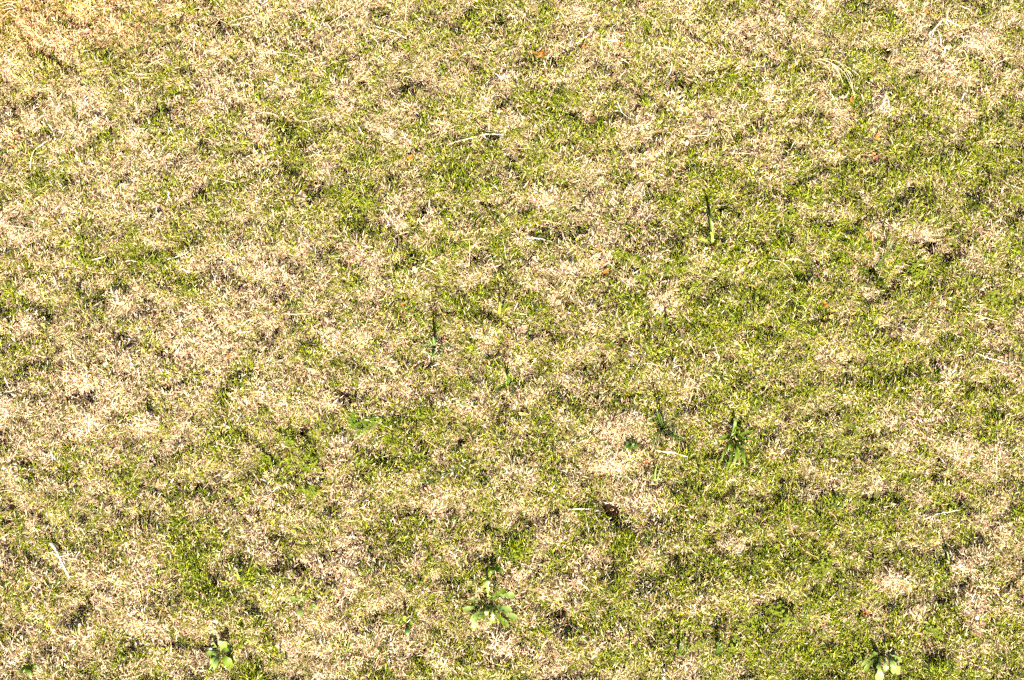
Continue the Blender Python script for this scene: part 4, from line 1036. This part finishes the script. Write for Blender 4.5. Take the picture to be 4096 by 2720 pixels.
fallen(3727, 1207, 14, 20, -40, 'orange_leaf', 'small orange leaf at the foot of a curved tan stem', .5)
fallen(3303, 1217, 18, 30, -70, 'orange_leaf', 'orange tan leaf at the top of the yellow leaf litter', .5)
fallen(3323, 1270, 20, 28, 30, 'tan', 'tan curled leaf in the middle of the yellow leaf litter', .6)
fallen(3475, 942, 12, 36, -75, 'orange_leaf', 'narrow orange leaf at the top of the brown stalk by the long bladed tuft', .4, 'lance')
fallen(3740, 957, 12, 50, -8, 'tan', 'tan narrow leaf lying across the upper rim of the burrow hole', .2, 'lance')

# narrow yellow and lime leaves, blown in from a willow-like tree
G2 = 'narrow yellow leaves scattered over the turf'
NARROW = [(2, 1, [(1760, 630, 100, 12, 18, 'l'), (1860, 655, 60, 16, -60, 'l'), (2195, 560, 110, 12, 82, 'l'), (2175, 705, 130, 12, -40, 'y'), (1640, 1110, 90, 14, 50, 'l'), (1565, 1210, 55, 12, -80, 'y'),
        (2205, 1080, 110, 11, -20, 'y'), (2060, 690, 80, 11, 25, 'l'), (1735, 900, 60, 9, 70, 'y'), (2330, 825, 80, 11, 40, 'l'), (1985, 885, 60, 10, 20, 'y'), (1800, 850, 70, 10, 60, 'y'), (1825, 830, 60, 9, 85, 'l'),
        (1620, 450, 60, 9, 85, 'l'), (2100, 1105, 40, 8, 10, 'y'), (1480, 380, 70, 8, 20, 'l')]),
    (3, 1, [(1500, 80, 60, 10, 80, 'y'), (230, 260, 50, 11, 70, 'y'), (545, 240, 60, 9, 60, 'y'), (315, 480, 70, 11, 60, 'y'), (372, 610, 140, 11, 88, 'l'), (848, 600, 60, 10, 75, 'y'), (800, 1310, 80, 12, 35, 'y'),
        (615, 1300, 90, 12, 5, 'y'), (608, 1395, 110, 12, 86, 'l'), (1000, 1390, 150, 12, 52, 'l'), (1050, 1365, 70, 10, -50, 'y'), (250, 1285, 60, 11, 80, 'y'), (315, 1325, 90, 11, -35, 'l'), (962, 1280, 80, 10, 85, 'y'),
        (825, 1385, 100, 15, 75, 'l'), (760, 1390, 90, 12, 80, 'y'), (400, 1190, 90, 14, 50, 'l'), (1362, 1060, 60, 12, 75, 'y'), (1830, 270, 60, 12, 10, 'l'), (1715, 1175, 60, 11, 30, 'l'), (60, 415, 80, 13, -10, 'l'),
        (40, 410, 70, 12, 55, 'l'), (20, 770, 80, 11, 65, 'y'), (410, 1315, 60, 12, -70, 'l'), (540, 1445, 60, 10, 80, 'y'), (700, 590, 90, 9, -25, 'y'), (420, 1450, 50, 9, 70, 'y'), (1280, 1140, 40, 9, -80, 'l')]),
    (3, 2, [(690, 80, 90, 15, -70, 'y'), (760, 150, 80, 12, 75, 'y'), (612, 110, 60, 9, 80, 'y'), (670, 125, 70, 10, 5, 'y'), (1235, 80, 80, 9, -30, 'y'), (912, 490, 60, 9, -65, 'y'), (940, 985, 60, 9, 70, 'y'), (1000, 970, 60, 9, -20, 'y'),
        (740, 1165, 70, 10, 10, 'l'), (563, 1220, 60, 9, 65, 'y'), (628, 1212, 60, 9, -65, 'y'), (712, 1110, 50, 9, -50, 'y'), (770, 1050, 60, 10, 20, 'l'), (20, 860, 60, 9, 30, 'y'), (30, 920, 50, 8, 80, 'y')]),
    (2, 2, [(1465, 40, 80, 12, 80, 'y'), (1440, 75, 70, 14, 10, 'l'), (1380, 105, 70, 11, -8, 'y'), (2340, 880, 50, 10, -30, 'y'), (1405, 1205, 60, 14, 40, 'l'), (1500, 110, 60, 9, 20, 'y')])]
for cc, rr, rows in NARROW:
    for x, y, l, w, an, t in rows:
        u, v = nat(cc, rr, x, y)
        hue = 'yellow' if t == 'y' else 'pale lime'
        size = 'long' if l >= 90 else 'short' if l < 60 else 'slim'
        fallen(u, v, w / CELL * 1.15, l / CELL, an, 'yellow_leaf' if t == 'y' else 'lime_leaf', f'{size} narrow {hue} fallen leaf {place_words(u, v)}'.replace('in open turf, nearest to', 'nearest to'), .2, 'lance', G2)
for x, y, l, w, an, t in [(340, 150, 30, 7, 70, 'y'), (375, 90, 26, 6, -40, 'l'), (330, 740, 40, 6, 10, 'y'), (350, 760, 46, 6, 75, 'y'), (530, 460, 40, 7, 20, 'y'), (565, 440, 36, 8, 5, 'l'), (420, 150, 26, 5, 60, 'y')]:
    u, v = nat(3, 3, x, y, K2)
    hue = 'yellow' if t == 'y' else 'pale lime'
    fallen(u, v, w / K2 * 1.15, l / K2, an, 'yellow_leaf' if t == 'y' else 'lime_leaf', f'narrow {hue} fallen leaf {place_words(u, v)}'.replace('in open turf, nearest to', 'nearest to'), .2, 'lance', G2)

# ------------------------------------------------------------------ what nobody could count: loose straw and tiny round ground cover
rs = np.random.default_rng(17)
n = 9000
sx, sy = rs.uniform(X0, X1, n), rs.uniform(Y0, Y1, n)
keep = rs.random(n) < np.clip(dryness(sx, sy) - .15 + .35 * np.clip(sy, -.2, .8), .08, 1)
sx, sy = sx[keep], sy[keep]
n = len(sx)
L, az, bend = rs.uniform(.018, .060, n), rs.uniform(0, 2 * np.pi, n), rs.normal(0, .7, n)
sz = top_z(sx, sy) + rs.uniform(-.010, .001, n)
seg = 4
P = np.zeros((n, seg + 1, 3))
P[:, 0] = np.stack([sx, sy, sz], 1)
a = az.copy()
for i in range(seg):
    P[:, i + 1, 0] = P[:, i, 0] + np.cos(a) * L / seg
    P[:, i + 1, 1] = P[:, i, 1] + np.sin(a) * L / seg
    P[:, i + 1, 2] = .5 * P[:, i, 2] + .5 * (top_z(P[:, i + 1, 0], P[:, i + 1, 1]) + rs.uniform(-.009, .001, n))
    a = a + bend / seg
w = rs.uniform(.0008, .0015, n)[:, None] / 2
side = np.stack([-np.sin(az), np.cos(az), rs.normal(0, .4, n)], 1)
co = np.zeros((n, seg + 1, 2, 3))
for i in range(seg + 1):
    k_ = (1, 1, .9, .7, .25)[i]
    co[:, i, 0], co[:, i, 1] = P[:, i] - side * w * k_, P[:, i] + side * w * k_
b = (np.arange(n) * (seg + 1) * 2)[:, None, None]
q = np.arange(seg)[None, :, None] * 2
tri = np.concatenate([b + q + np.array([[[0, 1, 3]]]), b + q + np.array([[[0, 3, 2]]])], 2).reshape(-1, 3)
col = np.repeat(pick(rs, STRAWS, STRAW_P * np.array([1, 1.4, .8, 1.2, .5, .3, .8]), n, .15), (seg + 1) * 2, 0)
o = link('loose_straw', triangles_mesh('loose_straw', co.reshape(-1, 3), tri, col))
o['kind'] = 'stuff'
tag(o, 'fine loose dry straw lying all over the lawn', 'straw')

COVER = [(3560, 2600, 260, 130, 1.0), (3700, 2660, 240, 90, 1.0), (3150, 2470, 90, 70, .6), (2800, 1330, 300, 160, .5), (3000, 1280, 200, 120, .5), (3350, 1360, 200, 120, .35), (2800, 830, 90, 140, .6),
         (3950, 600, 160, 200, .3), (3300, 900, 300, 150, .3), (3600, 1500, 300, 200, .25), (1180, 1880, 130, 110, .35), (2900, 2600, 160, 90, .4), (3650, 1150, 250, 130, .35)]
CV = [(at(a, b_), c_ * PX, d_ * PX / SP, e) for a, b_, c_, d_, e in COVER]
n = 160000
sx, sy = rs.uniform(-.6, 1.3, n), rs.uniform(Y0, .8, n)
pr = np.zeros(n)
for p, rx, ry, e in CV:
    pr = np.maximum(pr, e * np.exp(-((sx - p[0]) / rx) ** 2 - ((sy - p[1]) / ry) ** 2))
pr *= np.clip(.5 + 2.6 * vnoise(sx, sy, .05, 61), 0, 1) * (1 - hollow(sx, sy)[1])
keep = rs.random(n) < pr
sx, sy = sx[keep], sy[keep]
n = len(sx)
col = pick(rs, np.array([(.23, .27, .012), (.16, .22, .010), (.30, .33, .03), (.10, .165, .008)]), np.array([.35, .3, .2, .15]), n, .18)
co, tri, colr = leaves(rs, sx, sy, top_z(sx, sy) + rs.uniform(-.010, .002, n), rs.uniform(0, 2 * np.pi, n), rs.normal(.3, .4, n), rs.uniform(.004, .0075, n), rs.uniform(.0024, .0042, n), rs.normal(.3, .3, n), col)
o = link('ground_cover', triangles_mesh('ground_cover', co, tri, colr))
o['kind'] = 'stuff'
tag(o, 'bright feathery yellow green ground cover creeping through the grass', 'ground cover')
